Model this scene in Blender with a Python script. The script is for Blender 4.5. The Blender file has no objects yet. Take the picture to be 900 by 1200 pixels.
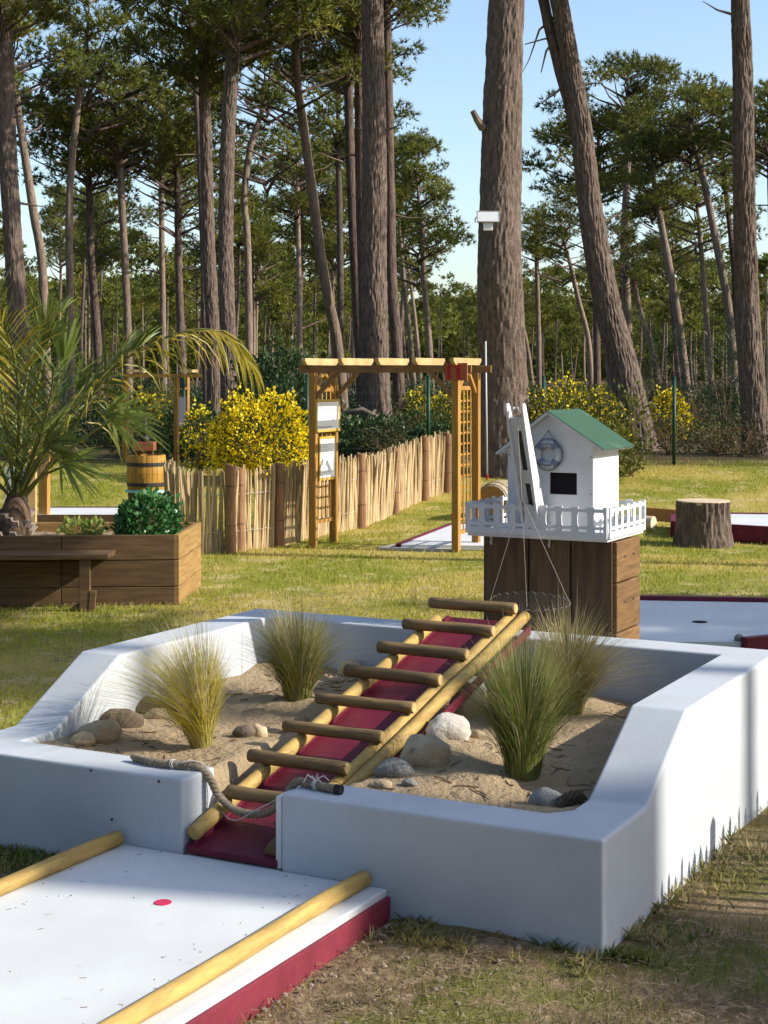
import bpy, bmesh, math, random
import numpy as np
from mathutils import Vector, Matrix, noise

R = math.radians
random.seed(7)
rng = np.random.default_rng(7)
scene = bpy.context.scene
COL = scene.collection

# ------------------------------------------------------------------ camera
F, CX, HY, EYE = 1850.0, 450.0, 440.0, 1.9
cam_d = bpy.data.cameras.new('camera'); cam = bpy.data.objects.new('camera', cam_d); COL.objects.link(cam)
cam_d.sensor_fit = 'HORIZONTAL'; cam_d.sensor_width = 36.0; cam_d.lens = 36.0 * F / 900.0
cam_d.shift_y = -(600.0 - HY) / 900.0
cam_d.clip_start = 0.1; cam_d.clip_end = 6000
cam.location = (0, 0, EYE); cam.rotation_euler = (R(90), 0, 0)
scene.camera = cam

# ------------------------------------------------------------------ sky, sun, exposure
SUN_EL, SUN_AZ = R(31), R(102)          # azimuth clockwise from +Y
world = bpy.data.worlds.new('World'); scene.world = world; world.use_nodes = True
nt = world.node_tree; bg = nt.nodes['Background']
sk = nt.nodes.new('ShaderNodeTexSky'); sk.sky_type = 'NISHITA'; sk.sun_disc = False
sk.sun_elevation = SUN_EL; sk.sun_rotation = SUN_AZ; sk.air_density = 1.0; sk.dust_density = 1.3; sk.ozone_density = 1.5
nt.links.new(sk.outputs[0], bg.inputs[0]); bg.inputs[1].default_value = 0.142
sd = bpy.data.lights.new('sun', 'SUN'); sd.energy = 4.1; sd.angle = R(0.5); sd.color = (1.0, 0.93, 0.80)
sun = bpy.data.objects.new('sun', sd); COL.objects.link(sun)
sdir = Vector((math.sin(SUN_AZ) * math.cos(SUN_EL), math.cos(SUN_AZ) * math.cos(SUN_EL), math.sin(SUN_EL)))
sun.rotation_euler = sdir.to_track_quat('Z', 'Y').to_euler(); sun.location = (30, -6, 20)
scene.view_settings.view_transform = 'Standard'; scene.view_settings.look = 'None'
scene.view_settings.exposure = 0.76; scene.view_settings.gamma = 1.0
scene.cycles.max_bounces = 6; scene.cycles.transparent_max_bounces = 8

# ------------------------------------------------------------------ helpers
def V(*a): return Vector(a)
def sstep(a, b, x):
    k = min(1.0, max(0.0, (x - a) / (b - a))); return k * k * (3 - 2 * k)
def gz(x, y):
    z = 0.45 * sstep(20.5, 28.5, y) + 0.25 * sstep(28, 50, y) + 0.5 * sstep(60, 300, y)
    if y > 6.5: z += 0.03 * noise.noise(Vector((x * 0.35, y * 0.35, 1.7))) * sstep(6.5, 9, y)
    return z
def at(px, py, D):                      # point of the place seen at a pixel of the photo, D metres away
    return Vector(((px - CX) / F * D, D, EYE - (py - HY) / F * D))
def ground_at(px, D):
    x = (px - CX) / F * D; return Vector((x, D, gz(x, D)))

class MB:
    def __init__(s): s.v = []; s.f = []; s.m = []
    def face(s, idx, mi=0): s.f.append(tuple(idx)); s.m.append(mi)
    def add(s, verts, faces, mi=0):
        o = len(s.v); s.v.extend(Vector(p) for p in verts)
        for f in faces: s.face([i + o for i in f], mi)
    def box(s, c, ax, ay, az, mi=0):     # centre, three half-axis vectors
        c = Vector(c); vs = []
        for k in (-1, 1):
            for j in (-1, 1):
                for i in (-1, 1): vs.append(c + ax * i + ay * j + az * k)
        s.add(vs, [(0, 2, 3, 1), (4, 5, 7, 6), (0, 1, 5, 4), (2, 6, 7, 3), (0, 4, 6, 2), (1, 3, 7, 5)], mi)
    def abox(s, x0, x1, y0, y1, z0, z1, mi=0):
        s.box(((x0 + x1) / 2, (y0 + y1) / 2, (z0 + z1) / 2), V((x1 - x0) / 2, 0, 0), V(0, (y1 - y0) / 2, 0), V(0, 0, (z1 - z0) / 2), mi)
    def bar(s, a, b, w, h, up=Vector((0, 0, 1)), mi=0):   # rectangular bar from a to b
        a = Vector(a); b = Vector(b); d = (b - a); L = d.length; d.normalize()
        side = d.cross(up)
        if side.length < 1e-4: side = d.cross(Vector((1, 0, 0)))
        side.normalize(); u2 = side.cross(d)
        s.box((a + b) / 2, d * (L / 2), side * (w / 2), u2 * (h / 2), mi)
    def tube(s, pts, rad, n=8, cap=True, mi=0, jit=0.0):
        pts = [Vector(p) for p in pts]; N = len(pts)
        if not hasattr(rad, '__len__'): rad = [rad] * N
        o = len(s.v); ref = None
        for i, p in enumerate(pts):
            d = (pts[min(i + 1, N - 1)] - pts[max(i - 1, 0)])
            if d.length < 1e-9: d = Vector((0, 0, 1))
            d.normalize()
            if ref is None:
                ref = d.cross(Vector((0, 1, 0)) if abs(d.y) < 0.9 else Vector((1, 0, 0)))
            ref = (ref - d * ref.dot(d)); ref.normalize(); b = d.cross(ref)
            for k in range(n):
                a = 2 * math.pi * k / n; r = rad[i] * (1 + (random.uniform(-jit, jit) if jit else 0))
                s.v.append(p + (ref * math.cos(a) + b * math.sin(a)) * r)
        for i in range(N - 1):
            for k in range(n):
                k2 = (k + 1) % n
                s.face((o + i * n + k, o + i * n + k2, o + (i + 1) * n + k2, o + (i + 1) * n + k), mi)
        if cap:
            s.face([o + k for k in reversed(range(n))], mi); s.face([o + (N - 1) * n + k for k in range(n)], mi)
    def lathe(s, prof, c=(0, 0, 0), n=24, axis=None, side=None, mi=0, cap=True):   # prof: (radius, height)
        c = Vector(c); ax = Vector(axis or (0, 0, 1)).normalized()
        sx = Vector(side or ((1, 0, 0) if abs(ax.x) < 0.9 else (0, 1, 0))); sx = (sx - ax * sx.dot(ax)).normalized(); sy = ax.cross(sx)
        o = len(s.v); N = len(prof)
        for r, h in prof:
            for k in range(n):
                a = 2 * math.pi * k / n; s.v.append(c + ax * h + (sx * math.cos(a) + sy * math.sin(a)) * r)
        for i in range(N - 1):
            for k in range(n):
                k2 = (k + 1) % n; s.face((o + i * n + k, o + i * n + k2, o + (i + 1) * n + k2, o + (i + 1) * n + k), mi)
        if cap:
            s.face([o + k for k in reversed(range(n))], mi); s.face([o + (N - 1) * n + k for k in range(n)], mi)
    def prism(s, poly, d, mi=0):         # planar polygon pushed along vector d
        n = len(poly); a = [Vector(p) for p in poly]; o = len(s.v)
        s.v.extend(a); s.v.extend(p + d for p in a)
        s.face([o + i for i in reversed(range(n))], mi); s.face([o + n + i for i in range(n)], mi)
        for i in range(n):
            j = (i + 1) % n; s.face((o + i, o + j, o + n + j, o + n + i), mi)
    def build(s, name, mat, parent=None, org=None, smooth=False, bevel=0, seg=2, fix=True):
        if org is None:
            org = Vector(parent['org']) if parent is not None and 'org' in parent else Vector((0, 0, 0))
        me = bpy.data.meshes.new(name); me.from_pydata([tuple(p - org) for p in s.v], [], s.f)
        for m in (mat if isinstance(mat, (list, tuple)) else [mat]): me.materials.append(m)
        if any(s.m): me.polygons.foreach_set('material_index', s.m)
        if fix:
            bm = bmesh.new(); bm.from_mesh(me); bmesh.ops.recalc_face_normals(bm, faces=bm.faces); bm.to_mesh(me); bm.free()
        if smooth: me.polygons.foreach_set('use_smooth', [True] * len(me.polygons))
        o = bpy.data.objects.new(name, me); COL.objects.link(o)
        if parent is not None: o.parent = parent; 
        else: o.location = org
        if parent is not None: o['org'] = tuple(org)
        if bevel:
            b = o.modifiers.new('bevel', 'BEVEL'); b.width = bevel; b.segments = seg; b.limit_method = 'ANGLE'; b.angle_limit = R(28)
        return o

def np_mesh(name, verts, faces_n, mat, parent=None, loc=(0, 0, 0), smooth=False, mi=None):   # verts (N,3); consecutive polygons of faces_n corners
    me = bpy.data.meshes.new(name); n = len(verts); k = n // faces_n
    me.vertices.add(n); me.vertices.foreach_set('co', np.ascontiguousarray(verts, dtype=np.float32).ravel())
    me.loops.add(n); me.loops.foreach_set('vertex_index', np.arange(n, dtype=np.int32))
    me.polygons.add(k); me.polygons.foreach_set('loop_start', np.arange(k, dtype=np.int32) * faces_n)
    me.polygons.foreach_set('loop_total', np.full(k, faces_n, dtype=np.int32))
    for m in (mat if isinstance(mat, (list, tuple)) else [mat]): me.materials.append(m)
    if mi is not None: me.polygons.foreach_set('material_index', mi)
    me.update(calc_edges=True); me.validate()
    o = bpy.data.objects.new(name, me); COL.objects.link(o)
    if parent is not None: o.parent = parent
    o.location = loc
    return o

def tag(o, label=None, cat=None, group=None, kind=None):
    if label: o['label'] = label
    if cat: o['category'] = cat
    if group: o['group'] = group
    if kind: o['kind'] = kind
    return o
def thing(name, label, cat, loc, group=None):
    o = bpy.data.objects.new(name, None); COL.objects.link(o); o.location = loc; o.empty_display_size = 0.1
    o['org'] = tuple(loc); return tag(o, label, cat, group)
def child(name, me, parent, loc=(0, 0, 0), rot=(0, 0, 0), sc=(1, 1, 1)):
    o = bpy.data.objects.new(name, me); COL.objects.link(o); o.parent = parent; o.location = loc; o.rotation_euler = rot; o.scale = sc
    return o

# ------------------------------------------------------------------ materials
def mat(name, c1, c2=None, scale=5.0, rough=0.8, bump=0.0, bscale=40.0, stretch=(1, 1, 1), rotz=0.0, rotx=0.0, var=0.0, c3=None, s3=30.0, f3=(0.55, 0.7),
        lo=0.35, hi=0.65, spec=0.3, detail=6.0, trans=0.0, bdist=0.02, uv='Object'):
    m = bpy.data.materials.new(name); m.use_nodes = True; t = m.node_tree; N = t.nodes; L = t.links
    b = N['Principled BSDF']; b.inputs['Roughness'].default_value = rough; b.inputs['Specular IOR Level'].default_value = spec
    tc = N.new('ShaderNodeTexCoord'); m0 = N.new('ShaderNodeMapping'); L.new(tc.outputs[uv], m0.inputs[0]); m0.inputs['Rotation'].default_value = (rotx, 0, rotz); mp = N.new('ShaderNodeMapping'); L.new(m0.outputs[0], mp.inputs[0])
    mp.inputs['Scale'].default_value = stretch;
    def ns(sc, det=detail):
        n = N.new('ShaderNodeTexNoise'); n.inputs['Scale'].default_value = sc; n.inputs['Detail'].default_value = det
        n.inputs['Roughness'].default_value = 0.6; L.new(mp.outputs[0], n.inputs['Vector']); return n
    def ramp(src, a, z):
        r = N.new('ShaderNodeMapRange'); r.inputs['From Min'].default_value = a; r.inputs['From Max'].default_value = z
        r.interpolation_type = 'SMOOTHSTEP'; L.new(src, r.inputs['Value']); return r.outputs[0]
    def mix(f, a, z):
        x = N.new('ShaderNodeMix'); x.data_type = 'RGBA'
        if f is not None: L.new(f, x.inputs[0])
        for sck, q in ((x.inputs[6], a), (x.inputs[7], z)):
            if isinstance(q, (tuple, list)): sck.default_value = (*q[:3], 1)
            else: L.new(q, sck)
        return x
    out = None
    if c2 is not None:
        out = mix(ramp(ns(scale).outputs['Fac'], lo, hi), c1, c2).outputs[2]
    if c3 is not None:
        out = mix(ramp(ns(s3).outputs['Fac'], *f3), out if out is not None else c1, c3).outputs[2]
    if var:
        oi = N.new('ShaderNodeObjectInfo'); hs = N.new('ShaderNodeHueSaturation')
        mr = N.new('ShaderNodeMapRange'); mr.inputs['To Min'].default_value = 1 - var; mr.inputs['To Max'].default_value = 1 + var
        L.new(oi.outputs['Random'], mr.inputs['Value']); L.new(mr.outputs[0], hs.inputs['Value'])
        if out is None: hs.inputs['Color'].default_value = (*c1, 1)
        else: L.new(out, hs.inputs['Color'])
        out = hs.outputs[0]
    if out is None: b.inputs['Base Color'].default_value = (*c1, 1)
    else: L.new(out, b.inputs['Base Color'])
    if bump:
        bn = N.new('ShaderNodeBump'); bn.inputs['Strength'].default_value = bump; bn.inputs['Distance'].default_value = bdist
        L.new(ns(bscale).outputs['Fac'], bn.inputs['Height']); L.new(bn.outputs[0], b.inputs['Normal'])
    if trans:
        tr = N.new('ShaderNodeBsdfTranslucent'); ms = N.new('ShaderNodeMixShader'); ms.inputs[0].default_value = trans
        if out is None: tr.inputs[0].default_value = (*c1, 1)
        else: L.new(out, tr.inputs[0])
        L.new(b.outputs[0], ms.inputs[1]); L.new(tr.outputs[0], ms.inputs[2]); L.new(ms.outputs[0], N['Material Output'].inputs[0])
    return m

PHI = R(27.7)                                 # heading of the obstacle's side walls
M = {}
M['white'] = mat('white_render', (0.50, 0.535, 0.58), (0.45, 0.48, 0.52), 2.2, 0.75, 0.35, 160, c3=(0.34, 0.345, 0.345), s3=34, f3=(0.68, 0.78), bdist=0.004)
M['lane_white'] = mat('white_lane_paint', (0.62, 0.645, 0.66), (0.56, 0.58, 0.59), 1.7, 0.7, 0.3, 220, c3=(0.42, 0.42, 0.40), s3=11, f3=(0.62, 0.82), bdist=0.003)
M['red'] = mat('dark_red_paint', (0.15, 0.013, 0.034), (0.11, 0.010, 0.026), 6, 0.5, 0.2, 60, c3=(0.26, 0.06, 0.07), s3=14, f3=(0.6, 0.8), bdist=0.005)
M['redside'] = mat('faded_red_paint', (0.20, 0.026, 0.045), (0.15, 0.018, 0.034), 6, 0.7, 0.4, 70, c3=(0.45, 0.36, 0.34), s3=22, f3=(0.68, 0.76), bdist=0.006)
M['pinkred'] = mat('red_spot_paint', (0.55, 0.03, 0.09), rough=0.7)
LOGST = dict(stretch=(16, 2.0, 16), rotz=PHI)
M['log'] = mat('yellow_pine_log', (0.47, 0.325, 0.10), (0.34, 0.22, 0.07), 2.5, 0.62, 0.35, 5, c3=(0.17, 0.105, 0.05), s3=4.2, f3=(0.60, 0.74), var=0.08, bdist=0.006, **LOGST)
M['rung'] = mat('weathered_rung_log', (0.225, 0.15, 0.066), (0.15, 0.10, 0.05), 2.5, 0.7, 0.35, 5, stretch=(2.5, 16, 16), rotz=PHI, c3=(0.12, 0.085, 0.05), s3=3.5, f3=(0.6, 0.75), var=0.15, bdist=0.006)
M['endgrain'] = mat('log_end_grain', (0.55, 0.40, 0.17), (0.42, 0.28, 0.11), 30, 0.75)
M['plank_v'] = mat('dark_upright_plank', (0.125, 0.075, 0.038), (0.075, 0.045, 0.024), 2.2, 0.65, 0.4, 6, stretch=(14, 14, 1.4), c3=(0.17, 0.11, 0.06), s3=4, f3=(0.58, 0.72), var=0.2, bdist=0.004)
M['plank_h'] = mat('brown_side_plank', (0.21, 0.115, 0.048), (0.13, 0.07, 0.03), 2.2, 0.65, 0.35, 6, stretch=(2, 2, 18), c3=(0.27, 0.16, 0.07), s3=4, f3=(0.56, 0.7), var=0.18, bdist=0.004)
M['planter'] = mat('shaded_planter_board', (0.145, 0.088, 0.040), (0.088, 0.052, 0.025), 1.6, 0.7, 0.4, 6, stretch=(1.6, 1.6, 16), c3=(0.085, 0.055, 0.03), s3=2.4, f3=(0.58, 0.75), var=0.14, bdist=0.004)  # darkened brown stands in for tree shade on front boards and bench
M['planter_lit'] = mat('sunlit_planter_board', (0.33, 0.20, 0.07), (0.24, 0.14, 0.05), 1.6, 0.7, 0.35, 6, stretch=(2, 1.4, 16), c3=(0.40, 0.28, 0.12), s3=3, f3=(0.56, 0.7), var=0.08, bdist=0.004)  # lighter golden copy, sunlight on side and back boards painted in
M['pergola'] = mat('honey_pergola_timber', (0.40, 0.215, 0.05), (0.30, 0.155, 0.038), 2.5, 0.6, 0.25, 8, stretch=(12, 12, 1.5), var=0.12, bdist=0.003)
M['pergola_end'] = mat('pale_rafter_timber', (0.50, 0.37, 0.18), (0.40, 0.27, 0.12), 6, 0.7, var=0.06)
M['pergola_dark'] = mat('brown_beam_timber', (0.26, 0.145, 0.06), (0.19, 0.10, 0.04), 3, 0.65, 0.2, 8, stretch=(2, 12, 12), var=0.1, bdist=0.003)
M['stake'] = mat('split_chestnut_stake', (0.53, 0.40, 0.225), (0.37, 0.26, 0.14), 3, 0.8, 0.5, 10, stretch=(10, 10, 0.9), var=0.28, c3=(0.19, 0.115, 0.065), s3=3, f3=(0.62, 0.78), bdist=0.004)
M['post'] = mat('peeled_round_post', (0.255, 0.145, 0.075), (0.18, 0.095, 0.05), 3, 0.8, 0.4, 9, stretch=(9, 9, 1), var=0.15, c3=(0.36, 0.25, 0.15), s3=3, f3=(0.6, 0.75), bdist=0.006)
M['wire'] = mat('galvanised_wire', (0.45, 0.45, 0.44), rough=0.5)
M['greenmetal'] = mat('dark_green_coated_steel', (0.012, 0.045, 0.028), (0.015, 0.06, 0.035), 8, 0.45)
M['hutwhite'] = mat('white_painted_plywood', (0.68, 0.69, 0.71), (0.60, 0.61, 0.63), 7, 0.6, 0.12, 60, c3=(0.58, 0.57, 0.56), s3=26, f3=(0.66, 0.86), bdist=0.003)
M['roof'] = mat('green_felt_roof', (0.030, 0.078, 0.050), (0.046, 0.108, 0.070), 160, 0.95, 0.5, 300, c3=(0.08, 0.19, 0.11), s3=9, f3=(0.56, 0.75), bdist=0.003)
M['black'] = mat('unlit_interior', (0.008, 0.007, 0.008), rough=0.9)
M['darkgrey'] = mat('dark_metal_and_slot_shade', (0.06, 0.055, 0.055), rough=0.85)  # dark metal grey; also stands in for shade inside the crane slots
M['ringwhite'] = mat('grey_white_lifebuoy', (0.50, 0.51, 0.54), (0.42, 0.43, 0.46), 20, 0.7)
M['ringblue'] = mat('faded_blue_band', (0.16, 0.18, 0.25), (0.20, 0.22, 0.30), 20, 0.7)
M['cordblue'] = mat('navy_cord', (0.07, 0.075, 0.12), rough=0.8)
M['string'] = mat('pale_string', (0.38, 0.34, 0.27), rough=0.8)
M['wiregrey'] = mat('dull_wire', (0.30, 0.28, 0.26), rough=0.6)
M['rope'] = mat('weathered_rope', (0.29, 0.235, 0.165), (0.19, 0.155, 0.11), 60, 0.9, 0.6, 200, c3=(0.38, 0.33, 0.25), s3=30, f3=(0.55, 0.7), bdist=0.003)
M['tape'] = mat('white_cord_tie', (0.50, 0.48, 0.45), rough=0.7)
M['rubber'] = mat('black_rope_cap', (0.02, 0.02, 0.022), rough=0.6)
M['sand'] = mat('pale_sand', (0.43, 0.325, 0.20), (0.33, 0.245, 0.15), 3.5, 0.95, 0.9, 38, c3=(0.20, 0.14, 0.085), s3=8, f3=(0.61, 0.75), bdist=0.03)
M['twig'] = mat('dry_twig', (0.15, 0.095, 0.055), (0.26, 0.18, 0.11), 30, 0.9)
M['stone_tan'] = mat('tan_stone', (0.50, 0.40, 0.26), (0.38, 0.29, 0.18), 9, 0.9, 0.9, 22, var=0.15, c3=(0.16, 0.13, 0.10), s3=26, f3=(0.6, 0.75), bdist=0.02)
M['stone_white'] = mat('chalk_white_stone', (0.60, 0.56, 0.50), (0.45, 0.41, 0.36), 9, 0.9, 0.9, 22, var=0.1, c3=(0.24, 0.21, 0.18), s3=22, f3=(0.62, 0.76), bdist=0.02)
M['stone_grey'] = mat('grey_stone', (0.30, 0.30, 0.29), (0.20, 0.195, 0.185), 9, 0.9, 0.9, 22, var=0.2, c3=(0.42, 0.41, 0.40), s3=20, f3=(0.62, 0.76), bdist=0.02)
M['stone_dark'] = mat('brown_log_stone', (0.165, 0.125, 0.09), (0.10, 0.075, 0.055), 8, 0.9, 0.9, 18, var=0.2, bdist=0.02)
M['bark'] = mat('pine_bark', (0.15, 0.108, 0.086), (0.088, 0.062, 0.052), 2.2, 0.95, 0.9, 3.0, stretch=(6, 6, 1.3), var=0.14, c3=(0.045, 0.032, 0.028), s3=3.4, f3=(0.53, 0.64), bdist=0.06)
M['bark_near'] = mat('plated_pine_bark', (0.185, 0.138, 0.112), (0.105, 0.076, 0.063), 2.4, 0.95, 0.9, 5.0, stretch=(6, 6, 2.2), var=0.08, c3=(0.06, 0.042, 0.036), s3=3.6, f3=(0.56, 0.68), bdist=0.04)
M['bark_lit'] = mat('sunlit_slender_bark', (0.27, 0.205, 0.155), (0.18, 0.13, 0.098), 3, 0.95, 0.8, 4, stretch=(5, 5, 1.2), var=0.2, c3=(0.075, 0.055, 0.045), s3=3.4, f3=(0.58, 0.7), bdist=0.05)  # paler copy of the bark, sunlight on slim trunks painted in
M['deadwood'] = mat('bleached_dead_branch', (0.24, 0.185, 0.14), (0.15, 0.115, 0.09), 6, 0.9, var=0.2)
M['needle'] = mat('pine_needles', (0.092, 0.115, 0.022), (0.185, 0.188, 0.03), 1.5, 0.6, var=0.25, c3=(0.29, 0.26, 0.042), s3=2.6, f3=(0.53, 0.70), trans=0.36, spec=0.25)
M['leafdark'] = mat('dark_bush_leaf', (0.022, 0.052, 0.014), (0.045, 0.085, 0.022), 3, 0.45, var=0.25, trans=0.2, spec=0.4)
M['leafglossy'] = mat('glossy_green_leaf', (0.03, 0.11, 0.03), (0.065, 0.19, 0.05), 9, 0.38, trans=0.15, spec=0.5)
M['leafgorse'] = mat('gorse_green', (0.075, 0.095, 0.018), (0.14, 0.145, 0.022), 3, 0.6, var=0.15, trans=0.3)
M['gorse'] = mat('gorse_yellow_flower', (0.86, 0.70, 0.014), (0.78, 0.58, 0.012), 8, 0.6, trans=0.3)
M['scrub'] = mat('dry_scrub', (0.125, 0.095, 0.042), (0.075, 0.07, 0.028), 4, 0.8, var=0.3, trans=0.2)
M['palmleaf'] = mat('palm_leaflet', (0.10, 0.155, 0.034), (0.20, 0.24, 0.05), 3.0, 0.4, var=0.25, trans=0.25, spec=0.5)
M['palmgold'] = mat('golden_yellow_leaflet', (0.30, 0.27, 0.03), (0.44, 0.32, 0.035), 3.0, 0.45, trans=0.42, spec=0.4, c3=(0.12, 0.14, 0.03), s3=4, f3=(0.5, 0.7))  # golden yellow leaflets patched with green
M['palmbright'] = mat('fresh_green_leaflet', (0.22, 0.30, 0.065), (0.33, 0.38, 0.10), 3.0, 0.4, trans=0.45, spec=0.4)
M['palmstem'] = mat('palm_rachis', (0.20, 0.20, 0.045), (0.12, 0.13, 0.035), 5, 0.5)
M['palmtrunk'] = mat('fibrous_palm_trunk', (0.13, 0.085, 0.055), (0.07, 0.045, 0.03), 14, 0.95, 0.8, 30, bdist=0.02)
M['palmstub'] = mat('cut_leaf_base', (0.36, 0.30, 0.26), (0.22, 0.18, 0.16), 8, 0.9, 0.5, 30, var=0.2, bdist=0.01)
M['tuftgold'] = mat('golden_feather_grass', (0.50, 0.42, 0.035), (0.36, 0.33, 0.03), 6, 0.6, trans=0.35, c3=(0.60, 0.52, 0.22), s3=4, f3=(0.55, 0.8))
M['tuftolive'] = mat('olive_feather_grass', (0.29, 0.27, 0.06), (0.18, 0.19, 0.04), 6, 0.6, trans=0.3, c3=(0.38, 0.31, 0.14), s3=4, f3=(0.58, 0.8))
M['tuftgreen'] = mat('green_feather_grass', (0.15, 0.185, 0.04), (0.24, 0.255, 0.065), 6, 0.6, trans=0.3, c3=(0.27, 0.24, 0.09), s3=4, f3=(0.58, 0.8))
M['tufttan'] = mat('straw_feather_grass', (0.40, 0.32, 0.10), (0.29, 0.26, 0.075), 6, 0.6, trans=0.3, c3=(0.42, 0.34, 0.17), s3=4, f3=(0.55, 0.8))
M['tip'] = mat('bleached_grass_plume', (0.60, 0.52, 0.34), (0.48, 0.41, 0.24), 6, 0.7, trans=0.4)
M['cut'] = mat('sawn_stump_top', (0.62, 0.52, 0.36), (0.52, 0.41, 0.26), 12, 0.85, 0.3, 60, bdist=0.004)
M['barrel'] = mat('varnished_barrel_stave', (0.46, 0.26, 0.05), (0.36, 0.18, 0.03), 3, 0.5, 0.3, 8, stretch=(10, 10, 1), var=0.15, bdist=0.004)
M['barrelend'] = mat('orange_barrel_head', (0.40, 0.20, 0.055), (0.32, 0.15, 0.04), 6, 0.5, var=0.1)
M['paleoak'] = mat('pale_oak_stave', (0.42, 0.33, 0.20), (0.33, 0.25, 0.14), 6, 0.7, var=0.1)
M['hoop'] = mat('dark_iron_hoop', (0.035, 0.033, 0.033), rough=0.5)
M['cyan'] = mat('pale_turquoise_paint', (0.30, 0.62, 0.60), rough=0.5)
M['brownbox'] = mat('red_brown_timber', (0.27, 0.10, 0.045), (0.20, 0.07, 0.03), 6, 0.6)
M['concrete'] = mat('pale_concrete', (0.42, 0.40, 0.36), (0.34, 0.32, 0.28), 4, 0.9, 0.4, 50, bdist=0.004)
M['sign'] = mat('white_sign_panel', (0.80, 0.80, 0.80), rough=0.5)
M['signframe'] = mat('golden_sign_frame', (0.50, 0.33, 0.07), (0.42, 0.26, 0.05), 5, 0.6)
M['greyprint'] = mat('grey_print', (0.42, 0.42, 0.47), rough=0.7)
M['darkprint'] = mat('dark_print', (0.10, 0.10, 0.12), rough=0.7)
M['rednum'] = mat('red_brown_number_board', (0.36, 0.12, 0.055), (0.30, 0.09, 0.04), 6, 0.65, stretch=(1, 1, 8))
M['redpaint'] = mat('crimson_paint', (0.40, 0.012, 0.015), rough=0.6)
M['lampwhite'] = mat('pale_lamp_panel', (0.70, 0.72, 0.74), rough=0.35, spec=0.5)
M['lampgrey'] = mat('grey_lamp_housing', (0.32, 0.33, 0.34), rough=0.5)
M['polegrey'] = mat('pale_plastic_pole', (0.50, 0.52, 0.55), rough=0.5)
M['blade'] = mat('lawn_blade', (0.29, 0.32, 0.030), (0.50, 0.43, 0.085), 0.55, 0.7, c3=(0.60, 0.49, 0.22), s3=2.2, f3=(0.52, 0.68), trans=0.3, lo=0.40, hi=0.60)
M['bladedark'] = mat('rough_grass_blade', (0.13, 0.165, 0.028), (0.29, 0.25, 0.075), 1.5, 0.7, c3=(0.43, 0.33, 0.16), s3=5, f3=(0.5, 0.66), trans=0.3)
M['litter'] = mat('pine_litter', (0.22, 0.15, 0.085), (0.34, 0.26, 0.16), 12, 0.9, c3=(0.11, 0.07, 0.045), s3=20, f3=(0.5, 0.6))
M['pebble'] = mat('small_pebble', (0.25, 0.20, 0.15), (0.15, 0.115, 0.085), 20, 0.9, var=0.2)
M['frontwood'] = M['plank_v']

def ground_material():
    m = bpy.data.materials.new('lawn_and_earth'); m.use_nodes = True; t = m.node_tree; N = t.nodes; L = t.links
    b = N['Principled BSDF']; b.inputs['Roughness'].default_value = 0.95; b.inputs['Specular IOR Level'].default_value = 0.1
    tc = N.new('ShaderNodeTexCoord')
    def ns(sc, det=8):
        n = N.new('ShaderNodeTexNoise'); n.inputs['Scale'].default_value = sc; n.inputs['Detail'].default_value = det; n.inputs['Roughness'].default_value = 0.65
        L.new(tc.outputs['Object'], n.inputs['Vector']); return n.outputs['Fac']
    def rm(src, a, z):
        r = N.new('ShaderNodeMapRange'); r.inputs['From Min'].default_value = a; r.inputs['From Max'].default_value = z; r.interpolation_type = 'SMOOTHSTEP'
        L.new(src, r.inputs['Value']); return r.outputs[0]
    def mx(f, a, z):
        x = N.new('ShaderNodeMix'); x.data_type = 'RGBA'; L.new(f, x.inputs[0])
        for s, q in ((x.inputs[6], a), (x.inputs[7], z)):
            if isinstance(q, tuple): s.default_value = (*q, 1)
            else: L.new(q, s)
        return x.outputs[2]
    def add(a, k, bsrc):
        mm = N.new('ShaderNodeMath'); mm.operation = 'MULTIPLY_ADD'; L.new(bsrc, mm.inputs[0]); mm.inputs[1].default_value = k; L.new(a, mm.inputs[2]); return mm.outputs[0]
    lawn = mx(rm(ns(0.55), 0.42, 0.6), (0.23, 0.23, 0.035), (0.40, 0.32, 0.085))
    lawn = mx(rm(ns(2.3), 0.5, 0.68), lawn, (0.50, 0.40, 0.19))
    earth = mx(rm(ns(2.6), 0.40, 0.62), (0.25, 0.175, 0.105), (0.14, 0.10, 0.06))
    earth = mx(rm(ns(14), 0.5, 0.66), earth, (0.36, 0.27, 0.17))
    earth = mx(rm(ns(1.7), 0.46, 0.60), earth, (0.155, 0.15, 0.045))
    forest = mx(rm(ns(0.3), 0.4, 0.6), (0.075, 0.055, 0.028), (0.125, 0.09, 0.05))
    forest = mx(rm(ns(3), 0.5, 0.65), forest, (0.05, 0.06, 0.022))
    sep = N.new('ShaderNodeSeparateXYZ'); L.new(tc.outputs['Object'], sep.inputs[0])
    ywob = add(sep.outputs['Y'], 2.2, ns(0.8))
    c = mx(rm(ywob, 8.0, 10.2), earth, lawn)
    c = mx(rm(ywob, 26.6, 28.8), c, forest)
    L.new(c, b.inputs['Base Color'])
    bn = N.new('ShaderNodeBump'); bn.inputs['Strength'].default_value = 0.9; bn.inputs['Distance'].default_value = 0.03; L.new(ns(28), bn.inputs['Height']); L.new(bn.outputs[0], b.inputs['Normal'])
    return m
M['ground'] = ground_material()

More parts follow.
